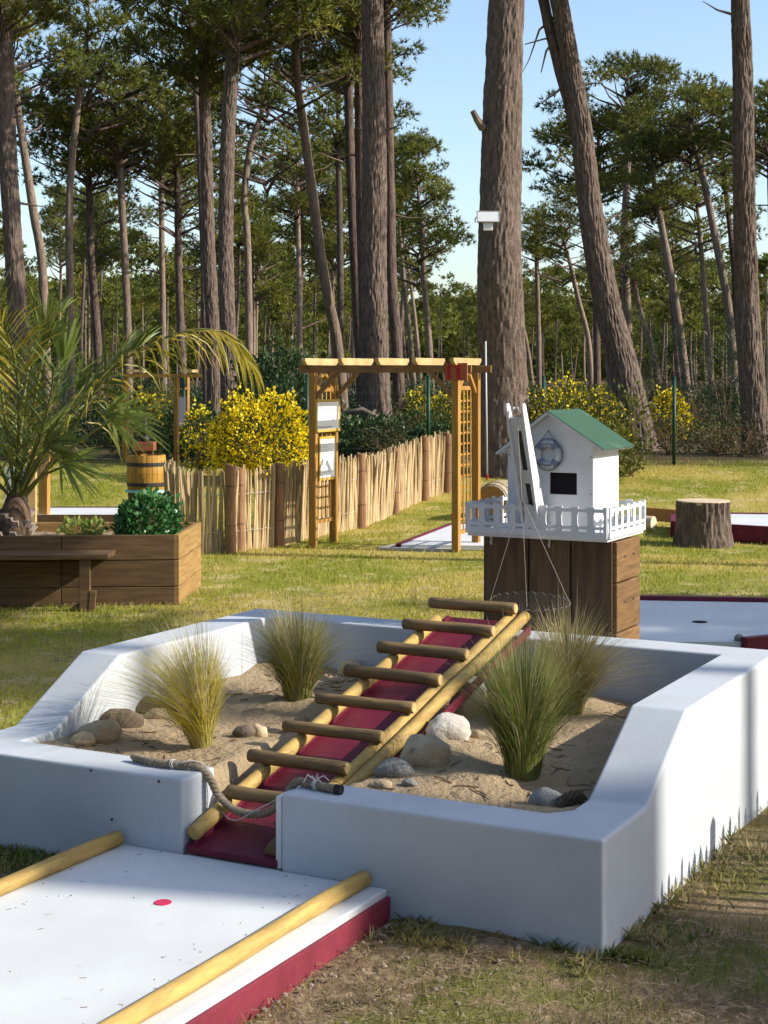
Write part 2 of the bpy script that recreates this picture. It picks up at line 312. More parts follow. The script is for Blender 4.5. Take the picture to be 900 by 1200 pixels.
# ------------------------------------------------------------------ ground
def make_ground():
    ys = list(np.arange(-6, 4, 1.0)) + list(np.arange(4, 10, 0.12)) + list(np.arange(10, 34, 0.35)) + list(np.arange(34, 80, 2.0)) + list(np.geomspace(80, 4500, 26))
    mb = MB(); nx = 73; rows = []
    for y in ys:
        half = max(12.0, abs(y) * 1.1 + 8); row = []
        for i in range(nx):
            k = i / (nx - 1) * 2 - 1; x = half * (0.35 * k + 0.65 * k ** 3)
            z = gz(x, y)
            if 3.5 < y < 9.5:
                z += 0.018 * noise.noise(V(x * 2.2, y * 2.2, 0)) - 0.006
                z += 0.03 * max(0, 1 - abs(x - 0.3) / 0.9) * max(0, 1 - abs(y - 5.3) / 0.8)   # earth heaped a little against the front wall
            row.append(len(mb.v)); mb.v.append(V(x, y, z))
        rows.append(row)
    for a, b in zip(rows, rows[1:]):
        for i in range(nx - 1): mb.face((a[i], a[i + 1], b[i + 1], b[i]))
    o = mb.build('ground', M['ground'], smooth=True, fix=False); tag(o, 'short yellow-green lawn running into bare earth and pine litter', kind='structure')
make_ground()

# ------------------------------------------------------------------ obstacle frame (t along the front wall to the left, s along the side walls to the back)
C0 = V(0.712, 5.126, 0)
v = V(math.sin(PHI), math.cos(PHI), 0); u = V(-math.cos(PHI), math.sin(PHI), 0); UP = V(0, 0, 1)
def W(t, s, z): return C0 + u * t + v * s + UP * z
def tpx(px, s):
    r = (px - CX) / F; return (r * (C0.y + v.y * s) - C0.x - v.x * s) / (u.x - r * u.y)
def spx(px, t):
    r = (px - CX) / F; return (r * (C0.y + u.y * t) - C0.x - u.x * t) / (v.x - r * v.y)
def zpy(py, t, s): return EYE - (py - HY) / F * W(t, s, 0).y
def TS(px, py, s):
    t = tpx(px, s); return t, zpy(py, t, s)
def tbox(mb, t0, t1, s0, s1, z0, z1, mi=0):
    mb.box(W((t0 + t1) / 2, (s0 + s1) / 2, (z0 + z1) / 2), u * ((t1 - t0) / 2), v * ((s1 - s0) / 2), UP * ((z1 - z0) / 2), mi)

TH, TW, SW, H1, H2 = 0.22, 2.83, 2.38, 0.39, 0.64
GR, GL = 1.224, 1.655
def make_wall():
    root = thing('low_white_wall', 'low white rendered wall with sloped side tops framing the sand bed and ramp', 'wall', W(0, 0, 0))
    ring = [((GR, 0), (GR, TH), H1), ((0.40, 0), (0.40, TH), H1), ((0, 0), (TH + 0.07, TH), H1), ((0, 0.02), (TH, TH + 0.08), H1), ((0, 0.45), (TH, 0.45), H1), ((0, 0.92), (TH, 0.92), H2), ((0, 1.6), (TH, 1.6), H2),
            ((0, SW), (TH, SW - TH), H2), ((1.0, SW), (1.0, SW - TH), H2), ((1.9, SW), (1.9, SW - TH), H2), ((TW, SW), (TW - TH, SW - TH), H2), ((TW, 0.88), (TW - TH, 0.88), H2), ((TW, 0.43), (TW - TH, 0.43), H1),
            ((TW, 0), (TW - TH, TH), H1), ((GL, 0), (GL, TH), H1)]
    mb = MB()
    for (o, i, h) in ring: mb.v += [W(*o, -0.1), W(*o, h), W(*i, h), W(*i, -0.1)]
    n = len(ring)
    for k in range(n - 1):
        a, b = 4 * k, 4 * k + 4
        mb.face((a, a + 1, b + 1, b)); mb.face((a + 1, a + 2, b + 2, b + 1)); mb.face((a + 2, a + 3, b + 3, b + 2))
    mb.face((0, 1, 2, 3)); e = 4 * (n - 1); mb.face((e + 3, e + 2, e + 1, e))
    mb.build('wall_body', M['white'], root, bevel=0.012, seg=3)
    p = MB(); tbox(p, GR + 0.002, GR + 0.026, 0.006, TH - 0.004, 0.117, H1 - 0.012); p.build('end_board', M['hutwhite'], root, bevel=0.003)
    for t, z in ((1.76, .372), (2.08, .377), (1.98, .20)):
        q = MB(); q.lathe([(0.0055, 0), (0.0055, 0.004), (0.003, 0.006)], W(t, -0.001, z), 8, -v); q.build('nail', M['darkgrey'], root)
make_wall()

def picket_fence():
    hx, hy = math.sin(SUN_AZ), math.cos(SUN_AZ); root = thing('low_picket_fence', 'low border fence of slim pickets beside the right wall whose shadows stripe its foot', 'fence', W(-.8, .5, 0)); r = random.Random(3)
    sp = [.62, .70, .78, .86, .95, 1.02, 1.10, 1.18, 1.27, 1.42, 1.52, 1.66, 1.76, 1.86, 1.96]
    for k, q in enumerate(sp):
        p = W(0, q, 0) + V(hx, hy, 0) * .92; w = .035 if k == 8 else r.uniform(.011, .018); h = .64 + r.uniform(-.03, .03) + (.06 if k == 8 else 0); mb = MB()
        mb.prism([p + v * -w - UP * .05, p + v * w - UP * .05, p + v * w + UP * (h - .03), p + UP * h, p + v * -w + UP * (h - .03)], -u * .014); mb.build('picket', M['stake'], root)
    mb = MB(); a = W(0, .55, .12) + V(hx, hy, 0) * .945; mb.bar(a, a + v * 1.5, .014, .035); mb.build('rail', M['stake'], root)
picket_fence()

# ------------------------------------------------------------------ sand bed inside the wall
def sand_z(t, s):
    z = 0.345 + 0.05 * sstep(0.3, 2.1, s) + 0.055 * noise.noise(V(t * 1.6, s * 1.6, 3)) + 0.018 * noise.noise(V(t * 5, s * 5, 8)) + 0.006 * noise.noise(V(t * 17, s * 17, 8))
    z += 0.05 * math.exp(-((t - 1.0) ** 2 + (s - 0.95) ** 2) / 0.08)
    if 1.18 < t < 1.70: z = min(z, 0.10 + 0.2438 * s)
    elif 1.12 < t < 1.76:
        k = min(abs(t - 1.18), abs(t - 1.70)) / 0.06; z = min(z, (1 - k) * (0.10 + 0.2438 * s) + k * z)
    if s < TH and 1.2 < t < 1.7: z = min(z, 0.08)
    return z
def make_sand():
    mb = MB(); nt_, ns_ = 110, 96
    for j in range(ns_ + 1):
        for i in range(nt_ + 1):
            t = 0.205 + (TW - 0.41) * i / nt_; s = 0.06 + (SW - 0.20 - 0.06) * j / ns_
            s2 = max(s, 0.205) if not (1.25 < t < 1.63) else s
            mb.v.append(W(t, s2, sand_z(t, s2)))
    for j in range(ns_):
        for i in range(nt_):
            a = j * (nt_ + 1) + i; mb.face((a, a + 1, a + nt_ + 2, a + nt_ + 1))
    o = mb.build('sand', M['sand'], smooth=True, fix=False); tag(o, 'pale sand filling the bed inside the white wall', kind='structure')
make_sand()
def twigs():
    mb = MB()
    for i in range(260):
        t = random.uniform(0.3, 2.5); s = random.uniform(0.3, 2.1)
        if 1.12 < t < 1.76: continue
        a = random.uniform(0, 6.28); L = random.uniform(0.02, 0.10); pts = []
        for k in range(4):
            tt = t + math.cos(a) * L * (k / 3 - .5); ss = s + math.sin(a) * L * (k / 3 - .5) + random.uniform(-.006, .006)
            pts.append(W(tt, ss, sand_z(tt, ss) + random.uniform(0.002, 0.008)))
        mb.tube(pts, random.uniform(0.0012, 0.0035), 4)
    o = mb.build('fallen_twigs', M['twig'], fix=False); tag(o, 'dry twigs and needles scattered on the sand', 'twigs', kind='stuff')
twigs()

# ------------------------------------------------------------------ the lane in front and its log rails
DZ = 0.115
def make_lane():
    root = thing('mini_golf_lane', 'white painted lane with red side leading up to the ramp in the wall', 'golf lane', W(1.4, -1.5, 0))
    mb = MB(); tbox(mb, 0.79, 2.03, -3.2, -0.004, -0.05, DZ); mb.build('lane_slab', M['lane_white'], root, bevel=0.006)
    mb = MB(); tbox(mb, 1.236, 1.645, -0.004, 0.10, 0.0, DZ - 0.003); mb.build('lane_slab', M['lane_white'], root)
    mb = MB(); tbox(mb, 0.772, 0.788, -3.2, -0.012, -0.02, DZ - 0.022); mb.build('side_board', M['redside'], root, bevel=0.003)
    mb = MB(); c = W(tpx(191, 0), 0, 0); p = at(191, 1058, F * (EYE - DZ) / (1058 - HY)); p.z = DZ + 0.001
    mb.lathe([(0.0295, 0), (0.0295, 0.002)], p, 28); mb.build('red_tee_spot', M['pinkred'], root)
    for t, s1, lab in ((0.873, -0.02, 'round yellow log along the lane edge with the red side'), (1.93, -0.03, 'round yellow log along the lane edge beside dark grass')):
        lg = MB(); pts = [W(t + 0.004 * math.sin(k * 1.3), s1 - k * 0.28, DZ + 0.028) for k in range(12)]
        lg.tube([pts[0] + v * 0.006] + pts, [0.020] + [0.029 + 0.0014 * math.sin(k * 2.1) for k in range(12)], 18)
        o = lg.build('edge_log', M['log'], None, W(t, s1 - 1.5, DZ), smooth=True); tag(o, lab, 'log', 'logs edging the lane')
make_lane()

# ------------------------------------------------------------------ ramp
def zr(s): return 0.243 + 0.2438 * s
def make_ramp():
    root = thing('golf_ramp', 'red ramp with yellow log rails and log rungs climbing from the lane over the wall', 'ramp', W(1.44, 0.1, 0.12))
    DN = 0.098
    def slab(t0, t1, s0, s1, za, zb, name, m):
        mb = MB(); pts = []
        for s in (s0, s1):
            for t in (t0, t1):
                for dz in (za, zb): pts.append(W(t, s, zr(s) + dz))
        mb.add(pts, [(0, 1, 3, 2), (4, 6, 7, 5), (0, 4, 5, 1), (2, 3, 7, 6), (0, 2, 6, 4), (1, 5, 7, 3)]); return mb.build(name, m, root, bevel=0.003)
    slab(1.242, 1.640, 0.00, 2.26, -DN - 0.025, -DN, 'ramp_deck', M['red'])
    slab(1.158, 1.172, 0.30, 2.20, -DN - 0.030, -0.085, 'side_board', M['red'])
    slab(1.60, 1.618, 0.02, 2.22, -DN, -0.075, 'side_board', M['red'])
    def rail(t, s0, s1, dz, r):
        mb = MB(); n = 14
        pts = [W(t + 0.003 * math.sin(k), s0 + (s1 - s0) * k / n, zr(s0 + (s1 - s0) * k / n) + dz) for k in range(n + 1)]
        e = (pts[1] - pts[0]).normalized() * 0.006
        mb.tube([pts[0] - e] + pts + [pts[-1] + e], [r * .8] + [r * (1 + 0.03 * math.sin(k * 1.7)) for k in range(n + 1)] + [r * .8], 16)
        mb.build('rail', M['log'], root, smooth=True)
    rail(1.612, 0.015, 2.10, -0.053, 0.029); rail(1.262, 0.27, 2.22, -0.053, 0.028); rail(1.202, 0.27, 2.24, -0.058, 0.0275)
    st = MB(); st.tube([W(1.285, 0.03, 0.16), W(1.285, 0.12, 0.19)], 0.03, 12); st.build('rail_stub', M['rung'], root)
    for k in range(-1, 7):
        s = 0.506 + 0.2775 * k; mb = MB(); r = 0.0262 + random.uniform(-.002, .002); z = zr(s) + 0.002
        dz = random.uniform(-.004, .004); n = 8; t0, t1 = 1.228 + random.uniform(-.008, .008), 1.685 + random.uniform(-.01, .012)
        if k == -1: t0, t1 = 1.24, 1.60
        pts = [W(t0 + (t1 - t0) * q / n, s + 0.002 * math.sin(q + k), z + dz * (q / n)) for q in range(n + 1)]
        mb.tube([pts[0] + u * -0.004] + pts + [pts[-1] + u * 0.004], [r * .86] + [r * (1 + .03 * math.sin(q * 1.3 + k)) for q in range(n + 1)] + [r * .86], 14)
        ro = mb.build('rung', M['rung'], root, smooth=True)
        e = MB(); e.lathe([(r * .85, 0), (r * .8, 0.0025)], pts[0] + u * -0.0045, 14, -u); e.build('end_grain', M['endgrain'], ro)
make_ramp()

# ------------------------------------------------------------------ rope across the gap
def make_rope():
    ctl = [(1.985, 0.14, H1 + 0.017), (1.87, 0.115, H1 + 0.017), (1.76, 0.125, H1 + 0.017), (1.685, 0.14, H1 + 0.015), (1.63, 0.15, H1 - 0.03), (1.60, 0.16, H1 - 0.09), (1.54, 0.17, H1 - 0.135), (1.46, 0.17, H1 - 0.145),
           (1.37, 0.16, H1 - 0.12), (1.29, 0.14, H1 - 0.05), (1.235, 0.125, H1 + 0.012), (1.17, 0.115, H1 + 0.017), (1.09, 0.10, H1 + 0.017), (1.045, 0.095, H1 + 0.017)]
    C = [W(*c) for c in ctl]; pts = []
    for i in range(len(C) - 1):
        p0, p1, p2, p3 = C[max(i - 1, 0)], C[i], C[i + 1], C[min(i + 2, len(C) - 1)]
        for q in range(14):
            k = q / 14; pts.append(0.5 * ((2 * p1) + (p2 - p0) * k + (2 * p0 - 5 * p1 + 4 * p2 - p3) * k * k + (3 * p1 - p0 - 3 * p2 + p3) * k ** 3))
    root = thing('thick_rope', 'frayed twisted rope draped across the gap between the two front wall ends', 'rope', C[0])
    ph = 0
    for st in range(3):
        mb = MB(); q = []; L = 0
        for i, p in enumerate(pts):
            d = (pts[min(i + 1, len(pts) - 1)] - pts[max(i - 1, 0)]).normalized(); a = d.cross(UP)
            if a.length < .05: a = d.cross(V(1, 0, 0))
            a.normalize(); b = a.cross(d)
            if i: L += (pts[i] - pts[i - 1]).length
            w = L / 0.055 * 2 * math.pi + st * 2.094
            q.append(p + (a * math.cos(w) + b * math.sin(w)) * 0.0078)
        mb.tube(q, 0.0088, 7); mb.build('rope_strand', M['rope'], root, smooth=True)
    e = pts[-1]; d = (pts[-1] - pts[-4]).normalized()
    c = MB(); c.tube([e - d * 0.004, e + d * 0.020], 0.0185, 12); c.build('end_cap', M['rubber'], root)
    def tie(i, n, ends=True):
        mb = MB()
        for j in range(n):
            p = pts[i + j]; d = (pts[i + j + 1] - pts[i + j - 1]).normalized(); a = d.cross(UP).normalized(); b = a.cross(d)
            mb.tube([p + (a * math.cos(x) + b * math.sin(x)) * 0.0185 + d * 0.004 * x / 6.28 for x in np.linspace(0, 6.28, 14)], 0.0028, 5)
        if ends:
            for x in range(7):
                mb.tube([pts[i] + UP * .017, pts[i] + UP * (.03 + .012 * math.sin(x)) + u * (.03 * math.cos(x * .9)) - v * (.02 * math.sin(x * 1.7)), pts[i] + UP * .012 + u * (.045 * math.cos(x * .9)) - v * (.035 * math.sin(x * 1.7))], 0.0026, 4)
        mb.build('cord_tie', M['tape'], root)
    tie(len(pts) - 24, 3); tie(24, 2, False)
    mb = MB(); q = []
    for i in range(30, 146, 2):
        p = pts[i]; d = (pts[i + 1] - pts[i - 1]).normalized(); a = d.cross(UP).normalized(); b = a.cross(d); w = (i - 30) * .085 + .5; ro = .0195 + .02 * max(0, math.sin((i - 60) / 60 * math.pi)) * (60 < i < 120)
        q.append(p + (a * math.cos(w) + b * math.sin(w)) * ro)
    mb.tube(q, .0026, 5); mb.build('thin_cord', M['tape'], root, smooth=True)
make_rope()

# ------------------------------------------------------------------ stones in the bed
def stone_mesh(seed, sx, sy, sz, rough=0.25):
    bm = bmesh.new(); bmesh.ops.create_icosphere(bm, subdivisions=3, radius=1)
    for q in bm.verts:
        p = q.co.copy(); k = 1 + rough * noise.noise(p * 1.1 + V(seed * 7.3, 0, 0)) + rough * .45 * noise.noise(p * 2.7 + V(seed, 3, 0)) + rough * .15 * noise.noise(p * 7 + V(0, seed, 0))
        q.co = V(p.x * sx * k, p.y * sy * k, p.z * sz * k)
    me = bpy.data.meshes.new('stone'); bm.to_mesh(me); bm.free()
    me.polygons.foreach_set('use_smooth', [True] * len(me.polygons)); return me
STONES = [  # px, py of the centre, half width and half height in px, tilt, material, label
    (410, 768, 20, 9, 'stone_tan', 'long tan stone behind the olive grass tuft against the back wall'),
    (410, 786, 13, 10, 'stone_tan', 'round tan stone just right of the olive grass tuft'),
    (443, 773, 18, 8, 'stone_dark', 'flat brown stone between the back wall and the ramp'),
    (548, 829, 19, 20, 'stone_tan', 'knobbly tan stone uppermost of three beside the right rail of the ramp'),
    (524, 858, 23, 15, 'stone_white', 'whitest rounded stone beside the right rail of the ramp'),
    (497, 884, 25, 17, 'stone_tan', 'wide sandy stone below the whitest stone by the ramp rail'),
    (463, 903, 19, 10, 'stone_grey', 'flat grey stone at the foot of the ramp rail near the front wall'),
    (556, 807, 13, 10, 'stone_grey', 'grey stone half hidden by the left edge of the green grass tuft'),
    (640, 938, 16, 10, 'stone_grey', 'mottled grey stone in the front right corner of the bed'),
    (720, 805, 18, 9, 'stone_tan', 'smooth tan stone in the back right corner beside the straw tuft'),
    (752, 810, 14, 8, 'stone_grey', 'greenish grey stone furthest into the back right corner'),
    (448, 920, 9, 5, 'stone_tan', 'small tan stone touching the inside of the front wall'),
    (117, 860, 22, 11, 'stone_tan', 'tan ribbed stone against the lit inner left wall'),
    (98, 869, 14, 8, 'stone_tan', 'low stone nearest the front left corner of the bed'),
    (141, 845, 22, 11, 'stone_dark', 'brown stone behind the golden grass tuft along the left wall'),
    (168, 828, 20, 9, 'stone_dark', 'dark brown stone half hidden behind the golden grass plumes'),
    (303, 900, 9, 8, 'stone_tan', 'small round pebble beside the left rail of the ramp'),
    (575, 792, 9, 6, 'stone_grey', 'small grey stone high beside the right rail behind the green tuft'),
    (512, 838, 8, 6, 'stone_white', 'small white stone squeezed between the whitest stone and the rail'),
    (560, 862, 7, 5, 'stone_tan', 'small tan pebble right of the whitest stone'),
    (735, 800, 7, 5, 'stone_white', 'small pale stone between the two stones in the back right corner'),
    (428, 790, 8, 5, 'stone_grey', 'small grey stone right of the round tan stone by the back wall'),
    (395, 796, 7, 4, 'stone_tan', 'small tan stone at the foot of the olive grass tuft'),
    (480, 918, 8, 4, 'stone_grey', 'small grey pebble right of the flat grey stone near the front wall'),
    (185, 838, 12, 6, 'stone_tan', 'tan stone behind the golden tuft on its right side'),
    (286, 912, 12, 7, 'stone_dark', 'dark stone lying low by the left ramp rail'),
]
for i, (px, py, hw, hh, m, lab) in enumerate(STONES):
    z = 0.38
    for _ in range(6):
        D = F * (EYE - z) / (py - HY); p = at(px, py, D); rel = p - C0; t, s = rel.dot(u), rel.dot(v); z = sand_z(t, s) + hh * D / F * 0.35
    rx = 1.18 * hw * D / F; rz = 1.2 * hh * D / F
    me = stone_mesh(i + 1, rx, rx * random.uniform(.75, .95), rz * 1.15); me.materials.append(M[m])
    o = bpy.data.objects.new('stone', me); COL.objects.link(o); o.location = (p.x, p.y, z); o.rotation_euler = (0, 0, random.uniform(-.4, .4)); tag(o, lab, 'stone', 'stones in the sand bed')
def pinecone():
    px, py = 668, 938; z = .37; D = F * (EYE - z) / (py - HY); p = at(px, py, D); mb = MB(); ax = V(.8, .3, .15).normalized(); a = ax.cross(UP).normalized(); b = a.cross(ax)
    rt = thing('pine_cone', 'dark open pine cone in the front right corner of the bed', 'pine cone', p)
    mb.lathe([(.004, -.055), (.018, -.035), (.021, 0), (.012, .04), (.003, .055)], p, 12, ax); mb.build('core', M['stone_dark'], rt)
    sc = MB()
    for i in range(70):
        h = -.05 + .1 * i / 70; w = i * 2.4; r = .034 * math.sqrt(max(.05, 1 - (h / .058) ** 2)); d = a * math.cos(w) + b * math.sin(w); e = d.cross(ax)
        c = p + ax * h; tip = c + d * r + ax * .008
        sc.add([c + d * r * .4 + e * .005, c + d * r * .4 - e * .005, tip - e * .009, tip + ax * .006, tip + e * .009], [(0, 1, 2, 3, 4)])
    o = sc.build('scale_cluster', M['stone_dark'], rt, fix=False); o['kind'] = 'stuff'
pinecone()

# ------------------------------------------------------------------ ornamental grass tufts
def grass_tuft(px, py, height, spread, n, m, label, lean=(0, 0), z=0.39, seed=0, base=0.045, tipf=0.35):
    r = random.Random(seed)
    for _ in range(5):
        D = F * (EYE - z) / (py - HY); p = at(px, py, D); rel = p - C0; z = sand_z(rel.dot(u), rel.dot(v))
    p.z = z - 0.01
    rt = thing('grass_tuft', label, 'ornamental grass', p, 'feather grass tufts in the sand bed')
    for part, frac, mm in (('blades', 1 - tipf, m), ('plumes', tipf, M['tip'])):
        vs = []
        for i in range(int(n * frac)):
            a = r.uniform(0, 6.28); out = r.random() ** .6; b0 = V(math.cos(a), math.sin(a), 0) * base * r.random() ** .5
            L = height * r.uniform(.55, 1.08) * (1.06 if part == 'plumes' else 0.92); bend = spread * out * r.uniform(.4, 1.2)
            d = V(math.cos(a) + lean[0], math.sin(a) + lean[1], 0); w = r.uniform(.0012, .0024) * (.62 if part == 'plumes' else 1)
            side = V(-math.sin(a + r.uniform(-.8, .8)), math.cos(a), 0).normalized(); P = []
            S = 5
            for k in range(S + 1):
                x = k / S; hz = L * (x - 0.62 * bend / max(height, .01) * x ** 2.6)
                P.append(b0 + d * (bend * x ** 1.7) + UP * hz + side * .012 * math.sin(x * 3 + a * 3) * x)
            for k in range(S):
                w0 = w * (1 - (k / S) ** 2 * .8) * (.5 if k == 0 else 1); w1 = w * (1 - ((k + 1) / S) ** 2 * .9)
                vs += [P[k] - side * w0, P[k] + side * w0, P[k + 1] + side * w1, P[k + 1] - side * w1]
        o = np_mesh('leaf_fountain' if part == 'blades' else 'feathery_plume', np.array([tuple(q) for q in vs]), 4, mm, rt); o['kind'] = 'stuff'
grass_tuft(236, 873, 0.56, 0.40, 1900, M['tuftgold'], 'golden yellow feather grass tuft with pale plumes blowing left', (-.6, 0), seed=1, base=.045, tipf=.5)
grass_tuft(349, 818, 0.52, 0.36, 1800, M['tuftolive'], 'olive feather grass tuft near the back wall left of the ramp', (-.05, 0), seed=2, base=.06, tipf=.3)
grass_tuft(613, 908, 0.63, 0.30, 2000, M['tuftgreen'], 'tall green feather grass tuft right of the ramp in the bed', (.0, 0), seed=3, base=.065, tipf=.14)
grass_tuft(666, 835, 0.54, 0.38, 1600, M['tufttan'], 'straw coloured feather grass tuft leaning right behind the green tuft', (.12, 0), seed=4, base=.06, tipf=.3)

# ------------------------------------------------------------------ crate with the model harbour station
SF = 2.56
ta, tb = tpx(722, SF), tpx(568, SF); s_back = spx(750, ta); ZC = zpy(634, ta, SF)
def make_crate():
    root = thing('plank_crate', 'dark brown plank box standing behind the wall under the white hut', 'crate', W((ta + tb) / 2, SF, 0))
    edges = [tpx(p, SF) for p in (568, 619, 668.5, 718)]
    for k in range(3):
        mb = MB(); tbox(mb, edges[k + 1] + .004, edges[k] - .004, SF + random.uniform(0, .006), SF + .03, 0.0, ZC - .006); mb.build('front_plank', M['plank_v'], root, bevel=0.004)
    mb = MB(); tbox(mb, ta + .03, tb - .012, SF + .032, s_back - .02, 0, ZC - .014); mb.build('inner_box', M['black'], root)
    zs = [0, zpy(731, ta, s_back) , zpy(674.5, ta, s_back), ZC - .004]
    for k in range(3):
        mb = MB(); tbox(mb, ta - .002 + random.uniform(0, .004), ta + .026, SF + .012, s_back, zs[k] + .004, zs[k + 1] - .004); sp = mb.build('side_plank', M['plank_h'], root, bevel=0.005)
        for q in (.35, .7):
            if k:
                n = MB(); n.lathe([(.006, 0), (.005, .003)], W(ta - .003, SF + (s_back - SF) * q, (zs[k] + zs[k + 1]) / 2 + .02), 8, -u); n.build('screw', M['darkgrey'], sp)
    mb = MB(); tbox(mb, tb - .010, tb + .012, SF + .012, s_back, 0, ZC - .008); mb.build('left_plank', M['plank_v'], root, bevel=0.004)
make_crate()

SD = 2.47
dr, dl = tpx(712, SD), tpx(548, SD); sdb = spx(754, dr)
Zd = zpy(632, dr, SD); Zt = zpy(598.5, dr, SD)
SH = 2.60
hr, hl = tpx(695, SH), tpx(595, SH); shb = spx(725, hr)
ZE = zpy(531, hr, SH); ta_ap, ZA = TS(642, 489, SH)
def make_hut():
    global ZA, ta_ap
    root = thing('model_hut', 'white plywood hut with green felt roof on a railed platform', 'model hut', W((hl + hr) / 2, SD, ZC))
    mb = MB(); tbox(mb, dr, dl, SD, sdb, ZC, ZC + .016); mb.build('platform', M['hutwhite'], root, bevel=0.002)
    # front gable with its window opening
    w0, z1 = TS(676, 554.5, SH); w1, z0 = TS(644, 579, SH); zb = ZC + .016
    er, zr_ = TS(707, 527, SH - .045); el, zl_ = TS(580, 530.5, SH - .045); ap, zap = TS(641, 481.5, SH - .045); ta_ap = ap; ZA = zap - .019
    def gtop(t): return ZA + ((zr_ - zap) * (ap - t) / (ap - er) if t < ap else (zl_ - zap) * (t - ap) / (el - ap))
    mb = MB(); T = .012
    tc = (hl + hr) / 2
    def quad(t0, t1, za0, za1, zb0, zb1): mb.prism([W(t0, SH, za0), W(t1, SH, za1), W(t1, SH, zb1), W(t0, SH, zb0)], v * T)
    quad(hr, w0, zb, zb, gtop(hr), gtop(w0)); quad(w0, w1, zb, zb, z0, z0); quad(w0, min(w1, ta_ap), z1, z1, gtop(w0), gtop(min(w1, ta_ap)))
    if w1 > ta_ap: quad(ta_ap, w1, z1, z1, gtop(ta_ap), gtop(w1))
    if w1 < ta_ap: quad(w1, ta_ap, zb, zb, gtop(w1), ZA); quad(ta_ap, hl, zb, zb, ZA, gtop(hl))
    else: quad(w1, hl, zb, zb, gtop(w1), gtop(hl))
    bm_o = mb.build('front_wall', M['hutwhite'], root)
    wf = MB(); tbox(wf, w0 - .0005, w1 + .0005, SH + T + .001, SH + T + .02, z0 - .006, z1 + .006); wf.build('window', M['black'], bm_o)
    for t, z in ((hr + .012, ZE - .02), (hr + .012, (ZE + zb) / 2), (hr + .012, zb + .06), (hl - .012, ZE - .02), (hl - .012, zb + .06)):
        n = MB(); n.lathe([(.0035, 0), (.003, .002)], W(t, SH - .001, z), 7, -v); n.build('screw', M['darkgrey'], bm_o)
    mb = MB(); tbox(mb, hr, hr + T, SH + T + .001, shb, zb, gtop(hr) - .004); mb.build('side_wall', M['hutwhite'], root, bevel=.001)
    mb = MB(); tbox(mb, hl - T, hl, SH + T + .001, shb, zb, gtop(hl) - .004); mb.build('side_wall', M['hutwhite'], root, bevel=.001)
    mb = MB(); tbox(mb, hr + T + .001, hl - T - .001, shb - T, shb, zb, ZE - .01); mb.build('back_wall', M['hutwhite'], root)
    # roof slopes
    s1 = shb + .035
    for (te, ze) in ((er, zr_), (el, zl_)):
        d = (W(te, 0, ze) - W(ap, 0, zap)); nrm = d.cross(v).normalized()
        if nrm.z < 0: nrm = -nrm
        for nm, m_, off, th, ins in (('roof_board', M['hutwhite'], 0, .012, .0), ('roof_felt', M['roof'], .0125, .003, -.004)):
            b = MB(); p = [W(ap, SH - .045 + ins, zap), W(te, SH - .045 + ins, ze), W(te, s1 - ins, ze), W(ap, s1 - ins, zap)]
            if ins: p[1] = p[1] + d.normalized() * .006; p[2] = p[2] + d.normalized() * .006
            b.prism([q + nrm * (off - .012) for q in p], nrm * th); b.build(nm, m_, root)
    # railing: plywood strips with square openings
    def rail(P0, P1, nb, solid=()):
        d = (P1 - P0); L = d.length; d.normalize(); nr = d.cross(UP); hgt = Zt - Zd; th = nr * .006
        def strip(a, b, za, zb_, name):
            b_ = MB(); b_.prism([P0 + d * a + UP * za, P0 + d * b + UP * za, P0 + d * b + UP * zb_, P0 + d * a + UP * zb_], th); return b_.build(name, M['hutwhite'], root, bevel=.001)
        strip(0, L, -.012, .020, 'kick_board'); strip(0.001, L - .001, hgt - .024, hgt - .006, 'top_rail'); strip(0.001, L - .001, .031, .046, 'lower_rail')
        for k in range(nb + 1):
            x = L * k / nb; w = L / nb * .23; x0, x1 = max(.0, x - w), min(L, x + w)
            b_ = MB(); f = w * .45
            m0, m1 = max(0, x - w * .80), min(L, x + w * .80); prof = [(x0, .0465), (x1, .0465), (m1, .058), (m1, hgt - .04), (x1, hgt - .028), (x1, hgt + .003), (x0, hgt + .003), (x0, hgt - .028), (m0, hgt - .04), (m0, .058)]
            b_.prism([P0 + d * a + UP * z - th * .15 for a, z in prof], th * 1.3); b_.build('baluster', M['hutwhite'], root); strip(max(.001, x - w), min(L - .001, x + w), .0205, .0305, 'foot_block')
        for k in solid: strip(L * k / nb + .001, L * (k + 1) / nb - .001, .021, hgt - .001, 'infill_panel')
    rail(W(dl, SD - .0065, Zd + .012), W(dr, SD - .0065, Zd + .012), 9, (4,)); rail(W(dr - .0065, SD, Zd + .012), W(dr - .0065, sdb, Zd + .012), 6)
    rail(W(dr, sdb + .0065, Zd + .012), W(dl, sdb + .0065, Zd + .012), 9); rail(W(dl + .0065, sdb, Zd + .012), W(dl + .0065, SD, Zd + .012), 6)
    for px in (576, 644):
        t, z = TS(px, 633, SF); h = MB(); tbox(h, t - .006, t + .006, SF - .006, SF - .001, ZC - .05, ZC - .004); h.lathe([(.006, 0), (.006, .006)], W(t, SF - .008, ZC - .035), 10, -v); h.build('hinge_tab', M['wire'], root, bevel=.001)
make_hut()

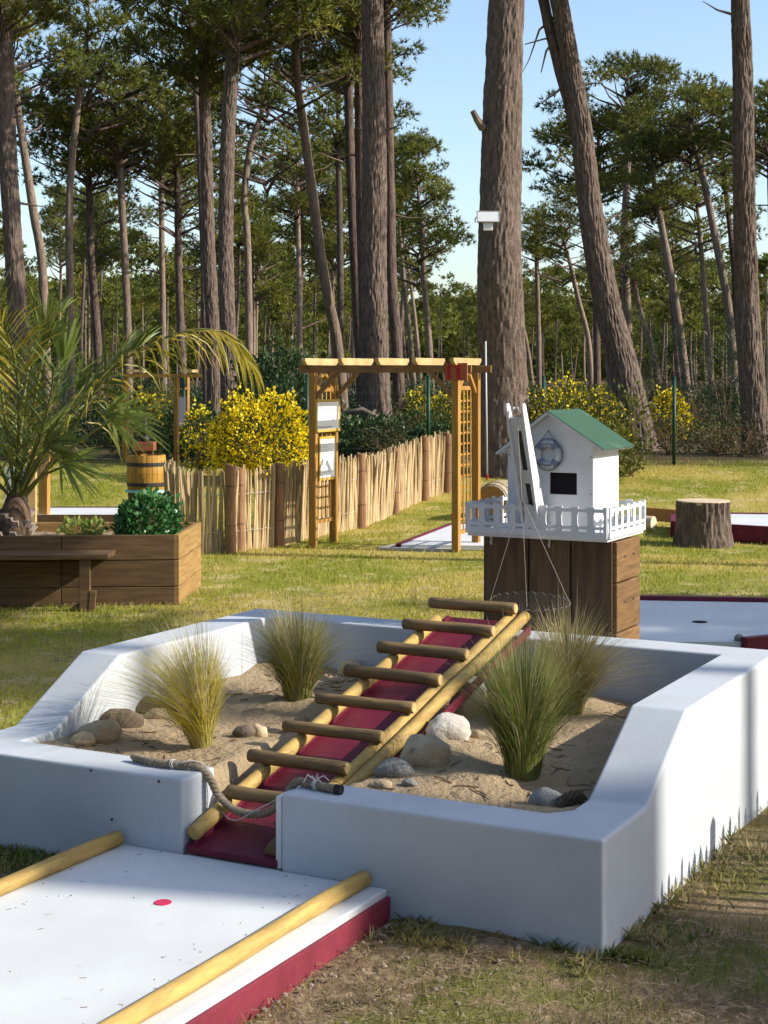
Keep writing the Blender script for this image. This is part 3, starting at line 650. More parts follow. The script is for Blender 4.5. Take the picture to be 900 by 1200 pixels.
def make_lifebuoy():
    tc, zc = TS(643.6, 532.5, SH); org = W(tc, SH - .006, zc); Ro = 16.6 / F * W(tc, SH, 0).y; Ri = 8.6 / F * W(tc, SH, 0).y
    rm, rr = (Ro + Ri) / 2, (Ro - Ri) / 2
    root = thing('lifebuoy', 'small grey and blue lifebuoy hanging on the hut gable', 'lifebuoy', org)
    E = -u
    def pt(a, r, off): return org + E * (math.cos(a) * r) + UP * (math.sin(a) * r) - v * off
    def seg(a0, a1, n, k, m, name):
        mb = MB(); mb.tube([pt(a0 + (a1 - a0) * i / n, rm, rr * .55) for i in range(n + 1)], rr * k, 12); return mb.build(name, m, root, smooth=True)
    for q in range(4):
        c = R(45 + 90 * q); seg(c - R(76), c - R(14), 10, 1.0, M['ringwhite'], 'ring_segment'); seg(c - R(14), c + R(14), 5, 1.07, M['ringblue'], 'blue_band')
    mb = MB()
    for q in range(4):
        a0, a1 = R(45 + 90 * q), R(135 + 90 * q); mb.tube([pt(a0 + (a1 - a0) * i / 8, Ro * (1.06 + .07 * math.sin(math.pi * i / 8)), rr * .6) for i in range(9)], .0022, 6)
    mb.build('grab_line', M['cordblue'], root, smooth=True)
    top = org + UP * (27.5 / F * org.y) - v * .004
    mb = MB(); mb.tube([pt(R(135), Ro * 1.05, rr * .6), top, pt(R(45), Ro * 1.05, rr * .6)], .002, 6); mb.build('hanging_cord', M['cordblue'], root)
    n = MB(); n.lathe([(.003, -.004), (.003, .008)], top, 8, -v); n.build('nail', M['darkgrey'], root)
    def arc_text(txt, amid, span, flip):
        for i, ch in enumerate(txt):
            k = (i - (len(txt) - 1) / 2) / max(1, len(txt) - 1); a = amid - k * span if not flip else amid + k * span
            cu = bpy.data.curves.new('lettering', 'FONT'); cu.body = ch; cu.size = .0165; cu.align_x = 'CENTER'; cu.align_y = 'CENTER'; cu.materials.append(M['darkprint']); cu.extrude = .0004
            tmp = bpy.data.objects.new('letter', cu); lm = bpy.data.meshes.new_from_object(tmp); bpy.data.objects.remove(tmp); o = bpy.data.objects.new('letter', lm); COL.objects.link(o); o.parent = root
            p = pt(a, rm, rr * 1.56); rot = a - math.pi / 2 if not flip else a + math.pi / 2
            X = E * math.cos(rot) + UP * math.sin(rot); Y = -E * math.sin(rot) + UP * math.cos(rot); Z = X.cross(Y)
            mt = Matrix((X, Y, Z)).transposed().to_4x4(); mt.translation = p - org; o.matrix_local = mt
    arc_text('WELCOME', R(90), R(58), False); arc_text('ABOARD', R(270), R(50), True)
make_lifebuoy()

def make_crane():
    sb = 2.54; tr_, zb = TS(636, 612, sb); zb = ZC + .017
    st = 2.27; tt, zt = TS(611.5, 473, st)
    base_r = W(tr_, sb, zb); ln = V(0, 0, 0)
    root = thing('model_crane', 'white plywood crane jib leaning out over the platform railing', 'crane', W(tr_, sb, zb))
    tw = .075
    def plate(t, name, w0, w1, th, sh=0.0):
        mb = MB(); A = Vector((sb, zb)); B = Vector((st, zt)); d = (B - A).normalized(); n = Vector((-d.y, d.x))
        prof = [A - n * w0, A + n * w0, B + n * w1 - d * w1]
        for k in range(7): a = math.pi * k / 6; prof.append(B - d * w1 + n * w1 * math.cos(a) + d * w1 * math.sin(a))
        prof.append(B - n * w1 - d * w1)
        mb.prism([W(t, q.x, q.y) for q in prof], u * th); return mb.build(name, M['hutwhite'], root, bevel=.001)
    plate(tr_ - .010, 'jib_side', .055, .022, .010); plate(tr_ + tw - .001, 'jib_side', .055, .022, .010)
    A = W(tr_, sb, zb); B = W(tr_, st, zt); L = (B - A).length; d = (B - A).normalized(); n = u.cross(d).normalized()
    if n.dot(v) > 0: n = -n
    def web(k0, k1, t0, t1, off, m, name):
        a = A + d * (L * k0) + n * off + u * t0; b = A + d * (L * k1) + n * off + u * t0
        mb = MB(); mb.prism([a, b, b + u * (t1 - t0), a + u * (t1 - t0)], n * .005); mb.build(name, m, root)
    web(.02, .90, .001, tw - .002, -.004, M['darkgrey'], 'slot_shade_panel')  # dark sheet painted as the shade inside the jib slots
    for k0, k1 in ((.02, .06), (.40, .50), (.80, .90)): web(k0, k1, .001, tw - .002, .003, M['hutwhite'], 'cross_panel')
    for k0, k1 in ((.06, .40), (.50, .80)):
        web(k0, k1, .001, .022, .003, M['hutwhite'], 'web_strip'); web(k0, k1, .048, tw - .002, .003, M['hutwhite'], 'web_strip')
    pu = MB(); c = A + d * (L * .955) + u * .028; pu.lathe([(.014, 0), (.009, .006), (.009, .012), (.014, .018)], c, 16, u); pu.build('pulley', M['wire'], root, smooth=False)
    # cord, knot and hanging hoop
    kp = at(611.5, 583, (c - n * 0).y - .02); hs = 2.28
    tcn, zc = TS(621, 705, hs); hc = W(tcn, hs, zc); hw = 44.5 / F * hc.y / abs(u.x)
    net = thing('hanging_hoop', 'oval wire hoop slung on strings in front of the crate planks', 'hoop', hc)
    mb = MB(); mb.tube([c + n * .012, kp], .0018, 5); mb.build('lifting_cord', M['string'], net)
    e1 = u * hw; e2 = (v * .80 + UP * .45).normalized() * .072
    ring = [hc + e1 * math.cos(a) + e2 * math.sin(a) for a in np.linspace(0, 2 * math.pi, 41)]
    mb = MB(); mb.tube(ring, .0018, 6, cap=False); mb.build('hoop_wire', M['darkgrey'], net)
    mb = MB(); sp = []
    for a in np.linspace(0, 2 * math.pi, 180): 
        b0 = hc + e1 * math.cos(a) + e2 * math.sin(a); sp.append(b0 + UP * .006 * math.sin(a * 26) + v * .006 * math.cos(a * 26))
    mb.tube(sp, .0009, 4, cap=False); mb.build('wire_binding', M['wiregrey'], net)
    nm = MB()
    for k in range(-15, 16):
        q = k / 16; h = math.sqrt(1 - q * q)
        nm.tube([hc + e1 * q - e2 * h, hc + e1 * q - UP * .012 * h, hc + e1 * q + e2 * h], .0006, 3, cap=False)
        if k % 2 == 0: nm.tube([hc + e2 * q - e1 * h, hc + e2 * q - UP * .012 * h, hc + e2 * q + e1 * h], .0006, 3, cap=False)
    o = nm.build('net', M['darkgrey'], net, fix=False); o['kind'] = 'stuff'
    for a in (math.pi, 0, math.pi * 1.5):
        mb = MB(); mb.tube([kp, hc + (e1 * math.cos(a) + e2 * math.sin(a)) * (1 if a != math.pi * 1.5 else .6)], .0012, 5); mb.build('suspension_string', M['string'], net)
make_crane()

# ------------------------------------------------------------------ pergola
def basepx(px, D): p = ground_at(px, D); return p
PF0, PR0, PF1, PR1 = basepx(367, 17.45), basepx(391, 17.92), basepx(534.5, 17.05), basepx(558, 17.52)
def make_pergola():
    root = thing('pergola', 'honey coloured timber pergola with lattice sides and white notice boards', 'pergola', PF0)
    dw = (PF1 - PF0); dw.z = 0; dw.normalize(); dd = (PR0 - PF0); dd.z = 0; Ld = dd.length; dd.normalize()
    ZT = 1.93
    def post(p, h=ZT):
        mb = MB(); mb.bar(V(p.x, p.y, gz(p.x, p.y) - .05), V(p.x, p.y, h), .078, .078, dd); mb.build('post', M['pergola'], root, bevel=.004)
    for p in (PF0, PR0, PF1, PR1): post(p)
    for a, b in ((PF0, PF1), (PR0, PR1)):
        mb = MB(); A = V(a.x, a.y, ZT + .041) - dw * .17; B = V(b.x, b.y, ZT + .041) + dw * .17; mb.bar(A, B, .05, .08); mb.build('beam', M['pergola_dark'], root, bevel=.004)
        for q, sg in ((a, 1), (b, -1)):
            mb = MB(); mb.bar(V(q.x, q.y, ZT - .27) + dw * sg * .03, V(q.x, q.y, ZT + .0) + dw * sg * .28, .04, .05); mb.build('brace', M['pergola_dark'], root, bevel=.003)
    for a, b in ((PF0, PR0), (PF1, PR1)):
        for q, sg in ((a, 1), (b, -1)):
            mb = MB(); mb.bar(V(q.x, q.y, ZT - .22) + dd * sg * .03, V(q.x, q.y, ZT - .02) + dd * sg * .22, .04, .04); mb.build('brace', M['pergola'], root, bevel=.003)
    mid = (PF1 - PF0)
    for k in range(5):
        p = PF0 + mid * (k / 4.0 * 1.03 - .02); A = V(p.x, p.y, ZT + .122) - dd * .17; B = V(p.x, p.y, ZT + .122) + dd * (Ld + .15); nn = dw
        mb = MB(); h0, h1 = .038, .038
        prof = [A + UP * h1, B + UP * h1, B + UP * .005, B - dd * .06 - UP * h0, A + dd * .06 - UP * h0, A + UP * .005]
        mb.prism([q - nn * .022 for q in prof], nn * .044); mb.build('rafter', M['pergola_end'], root, bevel=.002)
    # lattice sides
    nrm = dd.cross(UP).normalized()                       # towards the right
    def side(a, z0, z1, nv, nh):
        A = V(a.x, a.y, 0) + dd * .045 + nrm * .0; Lw = Ld - .09
        for z in (z0 - .022, z1 + .022):
            mb = MB(); mb.bar(A + UP * z, A + dd * Lw + UP * z, .03, .045); mb.build('lattice_rail', M['pergola'], root, bevel=.002)
        for k in range(nv):
            x = Lw * (k + .5) / nv; mb = MB(); mb.bar(A + dd * x + nrm * .006 + UP * (z0 + .002), A + dd * x + nrm * .006 + UP * (z1 - .002), .022, .010, nrm); mb.build('lattice_slat', M['pergola'], root)
        for k in range(nh):
            z = z0 + (z1 - z0) * (k + 1) / (nh + 1); mb = MB(); mb.bar(A + dd * .004 - nrm * .006 + UP * z, A + dd * (Lw - .004) - nrm * .006 + UP * z, .010, .022); mb.build('lattice_slat', M['pergola'], root)
    side(PF0, .30, 1.72, 4, 11); side(PF1, .22, 1.74, 4, 12)
    # white notice boards fixed to the left side
    def board(z0, z1, x0, x1, off, name, frame):
        A = V(PF0.x, PF0.y, 0) + dd * x0 + nrm * off; e = dd * (x1 - x0)
        r = MB(); r.prism([A + UP * z0, A + e + UP * z0, A + e + UP * z1, A + UP * z1], nrm * .012); b = r.build(name, M['sign'], root, bevel=.001)
        if frame:
            for (p, q) in ((A + UP * (z0 - .015), A + e + UP * (z0 - .015)), (A + UP * (z1 + .015), A + e + UP * (z1 + .015))):
                f = MB(); f.bar(p + nrm * .006, q + nrm * .006, .022, .028); f.build('frame', M['signframe'], b)
            for x in (A, A + e):
                f = MB(); f.bar(x + nrm * .006 + UP * (z0 - .03), x + nrm * .006 + UP * (z1 + .03), .028, .022, nrm); f.build('frame', M['signframe'], b)
        return b, A, e
    b, A, e = board(1.30, 1.605, -.03, Ld + .03, .045, 'notice_board', True)
    for z0, z1, k0, k1, m in ((1.50, 1.545, .08, .85, 'greyprint'), (1.315, 1.335, .05, .68, 'greyprint'), (1.40, 1.435, .68, .80, 'greyprint')):
        f = MB(); f.prism([A + e * k0 + UP * z0 + nrm * .0125, A + e * k1 + UP * z0 + nrm * .0125, A + e * k1 + UP * z1 + nrm * .0125, A + e * k0 + UP * z1 + nrm * .0125], nrm * .001); f.build('printed_panel', M[m], b)
    b2, A, e = board(.76, 1.19, .08, Ld - .04, .030, 'notice_board', True)
    for i in range(12):
        z = .82 + i * .028; f = MB(); k1 = .35 + random.random() * .45
        f.prism([A + e * .14 + UP * z + nrm * .0125, A + e * k1 + UP * z + nrm * .0125, A + e * k1 + UP * (z + .006) + nrm * .0125, A + e * .14 + UP * (z + .006) + nrm * .0125], nrm * .001); f.build('printed_line', M['greyprint'], b2)
    # number board at the top of the right front post: two red strokes
    P = V(PF1.x, PF1.y, 0) - dd * .06 - dw * .10; X = dw * .245; r = MB(); r.prism([P + UP * 1.845, P + X + UP * 1.845, P + X + UP * 2.035, P + UP * 2.035], dd * .018)
    nb = r.build('number_board', M['rednum'], root, bevel=.003)
    for k in (.10, .52):
        f = MB(); q = P + X * k - dd * .0005; f.prism([q + UP * 1.86, q + X * .16 + UP * 1.86, q + X * .16 + UP * 2.02, q + X * .10 + UP * 2.02, q - X * .04 + UP * 1.985, q - X * .02 + UP * 1.965, q + UP * 1.975], -dd * .002); f.build('numeral', M['redpaint'], nb)
make_pergola()

def make_far_pergola():
    a = ground_at(207, 27.0); b = ground_at(219, 27.6); root = thing('pergola', 'small distant pergola with a grey notice board behind the palm and barrel', 'pergola', a)
    for p in (a, b):
        mb = MB(); mb.bar(p - UP * .05, p + UP * 1.45, .07, .07, v); mb.build('post', M['pergola'], root)
    mb = MB(); mb.bar(a + UP * 1.49 - V(.9, 0, 0), a + UP * 1.49 + V(.42, 0.1, 0), .05, .06); mb.build('beam', M['pergola'], root)
    for k in (0, 2):
        p = a + V(-.8 + k * .45, -.3, 1.57); mb = MB(); mb.bar(p, p + V(.2, .7, 0), .045, .05); mb.build('rafter', M['pergola_end'], root)
    for z in (.5, .75, 1.25):
        mb = MB(); mb.bar(a + UP * z, b + UP * z, .02, .03); mb.build('lattice_slat', M['pergola'], root)
    mb = MB(); mb.bar(a + V(.08, 0, .62), a + V(.08, 0, 1.12), .16, .012, V(0, 1, 0)); mb.build('notice_board', M['greyprint'], root)
    mb = MB(); mb.bar(a - V(.9, -.1, .05), a + V(-.9, .1, 1.45), .07, .07, v); mb.build('post', M['pergola'], root)
make_far_pergola()
def info_post():
    a = ground_at(38, 17.6); root = thing('sign_post', 'pale upright post with a grey-white panel behind the palm', 'sign post', a)
    mb = MB(); mb.bar(a - UP * .05, a + UP * 1.12, .085, .085, V(0, 1, 0)); mb.build('post', M['pergola_end'], root, bevel=.004)
    mb = MB(); mb.abox(a.x - .30, a.x - .05, a.y - .01, a.y + .01, .38, .88); mb.build('panel', M['greyprint'], root)
    c = ground_at(52, 20.5)
    r2 = thing('sign_post', 'second thinner brown post standing in the grass behind the palm', 'sign post', c)
    mb = MB(); mb.bar(c - UP * .05, c + UP * 1.15, .12, .10, V(.2, 1, 0)); mb.build('post', M['pergola'], r2, bevel=.004)
    mb = MB(); mb.bar(c + V(-.02, -.06, .6), c + V(.02, -.06, 1.1), .16, .02, V(0, 1, 0)); mb.build('panel', M['post'], r2)
info_post()

# ------------------------------------------------------------------ chestnut paling fence
def make_fence():
    P = [(234, 16.9), (272, 17.05), (330, 17.6), (425, 19.8), (463, 21.6), (498, 23.0), (526, 23.9)]
    pts = [ground_at(*p) for p in P]
    root = thing('paling_fence', 'split chestnut paling fence curving across the lawn behind the pergola', 'fence', pts[0])
    st = []
    for k in range(8):
        mb = MB(); r = random.uniform(.013, .021); n = 6; bx, by = random.uniform(-.02, .02), random.uniform(-.01, .01)
        q = [V(bx * math.sin(i / n * 3.1) + random.uniform(-.003, .003), by * math.sin(i / n * 5), .0 + .92 * i / n) for i in range(n + 1)]
        mb.tube(q, [r * random.uniform(.85, 1.1) for _ in range(n)] + [r * .55], 6, jit=.12)
        o = mb.build('stake', M['stake'], None); st.append(o.data); bpy.data.objects.remove(o)
    def run(a, b, start=0.0, gap=.022, lean=.03, hh=1.0):
        d = b - a; L = V(d.x, d.y, 0).length; x = start; wp = [[], []]
        while x < L:
            p = a + d * (x / L); z = gz(p.x, p.y)
            child('stake', random.choice(st), root, V(p.x, p.y, z - .02) - Vector(root['org']) + V(0, random.uniform(-.012, .012), 0), (random.gauss(0, lean), random.gauss(0, lean), random.uniform(0, 6)), (1, 1, hh * random.uniform(.94, 1.05)))
            x += gap * random.uniform(.75, 1.45)
        return
    for a, b in zip(pts, pts[1:]): run(a, b)
    # short return at the left end
    rt = [ground_at(234, 16.9), ground_at(200, 17.6), ground_at(196, 19.0)]
    run(rt[0], rt[1], .03, .035, .04, .97); run(rt[1], rt[2], .03, .045, .05, .97)
    for h in (.22, .62):
        mb = MB(); q = []
        for a, b in zip(pts, pts[1:]):
            for k in range(10):
                p = a + (b - a) * (k / 10); q.append(V(p.x, p.y - .028 + .012 * math.sin(k * 3), gz(p.x, p.y) + h + .008 * math.sin(k * 2.1)))
        mb.tube(q, .0035, 4); mb.build('wire', M['wire'], root)
    for (px, D), h, r in (((270, 16.95), .94, .062), ((328, 17.52), .92, .048), ((423, 19.65), .93, .062), ((463, 21.45), .90, .058), ((498, 22.85), .92, .062), ((525, 23.7), .88, .06), ((281, 17.15), .9, .05)):
        p = ground_at(px, D); mb = MB(); mb.tube([p + V(.004 * math.sin(k * 2), 0, -.03 + (h + .03) * k / 5) for k in range(6)] + [p + UP * (h + .006)], [r * (1.02 - .02 * k + .015 * math.sin(k * 3)) for k in range(6)] + [r * .8], 14)
        po = mb.build('fence_post', M['post'], root, smooth=False)
        for hz in (.3, .72):
            w = MB(); w.tube([p + V(math.cos(a) * r * 1.03, math.sin(a) * r * 1.03, hz) for a in np.linspace(0, 6.283, 15)], .003, 4, cap=False); w.build('wire_loop', M['hoop'], po)
make_fence()

# ------------------------------------------------------------------ green wire mesh fence at the edge of the wood
def make_mesh_fence():
    xs = [(-70, 27.6), (75, 27.3), (215, 27.2), (360, 27.2), (502, 27.2), (637, 26.9), (790, 26.6), (945, 26.4)]
    pts = [ground_at(*p) for p in xs]
    root = thing('wire_mesh_fence', 'dark green wire mesh fence along the edge of the wood', 'fence', pts[4])
    for p in pts:
        mb = MB(); mb.tube([p - UP * .1, p + UP * 1.46], .032, 10); po = mb.build('fence_post', M['greenmetal'], root, smooth=True)
        c = MB(); c.lathe([(.036, 0), (.036, .02), (.02, .035)], p + UP * 1.46, 10); c.build('cap', M['greenmetal'], po)
    for a, b in zip(pts, pts[1:]):
        mb = MB(); n = int((b - a).length / .065)
        for k in range(1, n):
            p = a + (b - a) * (k / n); mb.tube([p + UP * .03, p + UP * 1.36], .0024, 3, cap=False)
        for j in range(9):
            z = .05 + j * .16; mb.tube([a + UP * z, b + UP * z], .0026, 3, cap=False)
        o = mb.build('wire_panel', M['greenmetal'], root, fix=False); o['kind'] = 'stuff'
make_mesh_fence()

# ------------------------------------------------------------------ raised planter with bench
def make_planter():
    y0 = 13.05; x1 = (205 - CX) / F * y0; x0 = -4.6; zt = .585; dv = V(.02, 1, 0)
    root = thing('raised_planter', 'timber raised planter, its front painted in shade, holding the palm and a round green shrub', 'planter', V(x1, y0, 0))
    slope = -.075
    zs = [0.0, .155, .375, zt]
    def fy(x): return y0 + (x - x1) * .0 + (x1 - x) * slope * -1 * -1     # the left part comes slightly nearer
    for k in range(3):
        for (xa, xb) in ((x0, -2.66), (-2.654, x1)):
            mb = MB(); mb.add([V(xa, fy(xa) + (.0 if k != 1 else .004), zs[k] + .003), V(xb, fy(xb) + (.0 if k != 1 else .004), zs[k] + .003), V(xb, fy(xb) + .05, zs[k] + .003), V(xa, fy(xa) + .05, zs[k] + .003),
                           V(xa, fy(xa) + (.0 if k != 1 else .004), zs[k + 1] - .003), V(xb, fy(xb) + (.0 if k != 1 else .004), zs[k + 1] - .003), V(xb, fy(xb) + .05, zs[k + 1] - .003), V(xa, fy(xa) + .05, zs[k + 1] - .003)],
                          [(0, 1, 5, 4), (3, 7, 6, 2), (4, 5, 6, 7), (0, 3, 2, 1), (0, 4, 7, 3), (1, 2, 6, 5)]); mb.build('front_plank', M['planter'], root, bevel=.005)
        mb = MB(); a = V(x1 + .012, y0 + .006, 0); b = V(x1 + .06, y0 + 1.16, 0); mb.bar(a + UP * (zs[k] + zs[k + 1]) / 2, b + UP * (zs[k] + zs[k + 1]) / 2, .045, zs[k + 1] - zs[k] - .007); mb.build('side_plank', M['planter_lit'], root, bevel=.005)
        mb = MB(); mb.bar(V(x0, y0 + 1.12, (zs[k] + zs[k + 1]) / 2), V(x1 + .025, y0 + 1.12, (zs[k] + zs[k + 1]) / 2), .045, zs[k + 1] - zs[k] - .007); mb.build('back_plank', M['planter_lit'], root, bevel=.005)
    mb = MB(); mb.bar(V(x1 - .018, y0 + .075, .0), V(x1 - .018, y0 + .075, zt - .02), .05, .05, V(0, 1, 0)); mb.build('corner_post', M['plank_v'], root)
    so = MB()
    n = 24
    for j in range(7):
        for i in range(n + 1):
            x = x0 + (x1 - x0) * i / n; yy = fy(x) + .05; y = yy + (y0 + 1.095 - yy) * j / 6; so.v.append(V(x, y, zt - .09 + .03 * noise.noise(V(x * 3, y * 3, 0))))
    for j in range(6):
        for i in range(n): a = j * (n + 1) + i; so.face((a, a + 1, a + n + 2, a + n + 1))
    so.build('soil', M['litter'], root, smooth=True, fix=False)
    bx1 = (124 - CX) / F * 12.55
    bench = thing('bench', 'plain plank bench fixed along the front of the timber planter', 'bench', V(bx1, 12.6, 0))
    for k in range(2):
        ya = lambda x: fy(x) - .012 - k * .175
        mb = MB(); za, zb = .425, .465
        mb.add([V(-4.6, ya(-4.6) - .168, za), V(bx1, ya(bx1) - .168, za), V(bx1, ya(bx1), za), V(-4.6, ya(-4.6), za), V(-4.6, ya(-4.6) - .168, zb), V(bx1, ya(bx1) - .168, zb), V(bx1, ya(bx1), zb), V(-4.6, ya(-4.6), zb)],
               [(0, 1, 5, 4), (3, 7, 6, 2), (4, 5, 6, 7), (0, 3, 2, 1), (0, 4, 7, 3), (1, 2, 6, 5)]); mb.build('seat_plank', M['planter'], bench, bevel=.005)
    for px in (91, -110):
        x = (px - CX) / F * 12.4; mb = MB(); mb.bar(V(x, fy(x) - .29, -.02), V(x, fy(x) - .29, .424), .085, .06, V(0, 1, 0)); mb.build('leg', M['planter'], bench, bevel=.004)
        mb = MB(); mb.bar(V(x, fy(x) - .25, .05), V(x, fy(x) - .02, .05), .07, .05); mb.build('leg_brace', M['planter'], bench, bevel=.004)
        mb = MB(); mb.bar(V(x + .055, fy(x) - .31, -.02), V(x + .07, fy(x) - .31, .17), .05, .03, V(0, 1, 0)); mb.build('leg_wedge', M['planter'], bench, bevel=.003)
make_planter()

# ------------------------------------------------------------------ leafy things
def leaf_cloud(name, c, rad, n, size, m, parent, flat=0.3, shell=0.55, aspect=0.5, seed=0, up=0.5, mats=None):
    g = np.random.default_rng(seed + 100); d = g.normal(size=(n, 3)); d /= np.linalg.norm(d, axis=1)[:, None]
    lump = np.array([1 + .42 * noise.noise(Vector(x) * 1.8 + V(seed, 0, 0)) + .34 * noise.noise(Vector(x) * 4.5 + V(0, seed, 0)) for x in d])
    r = (shell + (1 - shell) * g.random(n) ** .6) * lump; pos = d * r[:, None] * np.array(rad)
    low = pos[:, 2] < -rad[2] * .75; pos[low, 2] = -rad[2] * .75 * g.random(low.sum())
    ax = d + g.normal(size=(n, 3)) * .7 + np.array([0, 0, up]); ax /= np.linalg.norm(ax, axis=1)[:, None]
    sd_ = np.cross(ax, g.normal(size=(n, 3))); sd_ /= np.linalg.norm(sd_, axis=1)[:, None] + 1e-9
    L = size * g.uniform(.6, 1.3, n)[:, None]; w = L * aspect * .5
    nn = np.cross(ax, sd_) * L * flat * .3
    p0 = pos; p1 = pos + ax * L * .5 + sd_ * w + nn; p2 = pos + ax * L; p3 = pos + ax * L * .5 - sd_ * w + nn
    vs = np.stack([p0, p1, p2, p3], 1).reshape(-1, 3) + np.array(c)
    return np_mesh(name, vs, 4, m, parent)
def stems(parent, base, c, rad, n, m, r=.008, name='stem_frame'):
    mb = MB()
    for i in range(n):
        a = random.uniform(0, 6.28); k = random.uniform(.3, .8); e = Vector(c) + V(math.cos(a) * rad[0] * k, math.sin(a) * rad[1] * k, random.uniform(-.1, .7) * rad[2]); b = Vector(base) + V(random.uniform(-.06, .06), random.uniform(-.06, .06), 0)
        mid = (b + e) / 2 + V(0, 0, .1 * rad[2]) + V(random.uniform(-.1, .1) * rad[0], 0, 0); mb.tube([b, mid, e], [r, r * .7, r * .3], 5)
    return mb.build(name, m, parent, V(0, 0, 0), fix=False)
def bush(name, label, cat, px, py_top, wpx, D, m, n=2500, size=.06, flower=None, nf=0, group=None, depth=1.0, seed=0, aspect=.5, hmin=None, fsize=.03):
    b = ground_at(px, D); top = EYE - (py_top - HY) / F * D; h = max(.25, top - b.z); rx = wpx / 2 / F * D
    rt = thing(name, label, cat, b, group); c = V(0, 0, h * .5); rad = (rx, rx * depth, h * .56)
    leaf_cloud('foliage', c, rad, n, size, m, rt, seed=seed, aspect=aspect)
    stems(rt, V(0, 0, 0), c, rad, 10, M['twig'], .012)
    if flower: 
        o = leaf_cloud('blossom', c, (rad[0] * 1.04, rad[1] * 1.04, rad[2] * 1.05), nf, fsize, flower, rt, seed=seed, aspect=.9, shell=.8)
    return rt
# the clipped shrub in the planter
def planter_shrub():
    b = V((171 - CX) / F * 13.5, 13.5, .50); rt = thing('round_shrub', 'round glossy green shrub at the right end of the planter', 'shrub', b)
    leaf_cloud('foliage', V(0, 0, .14), (.30, .28, .24), 2400, .05, M['leafglossy'], rt, seed=3, aspect=.72, flat=.4, shell=.6); stems(rt, V(0, 0, 0), V(0, 0, .14), (.26, .25, .2), 14, M['twig'], .006)
    for i, (px, w) in enumerate(((88, .12), (108, .10))):
        q = V((px - CX) / F * 13.8, 13.85, .50); r2 = thing('low_plant', ['pale leafy plant low in the planter behind the front board', 'small grey-green plant beside the pale leafy plant in the planter'][i], 'plant', q)
        leaf_cloud('foliage', V(0, 0, .06), (w, w, .07), 160, .06, M['palmbright'], r2, seed=40 + i, aspect=.4)
planter_shrub()

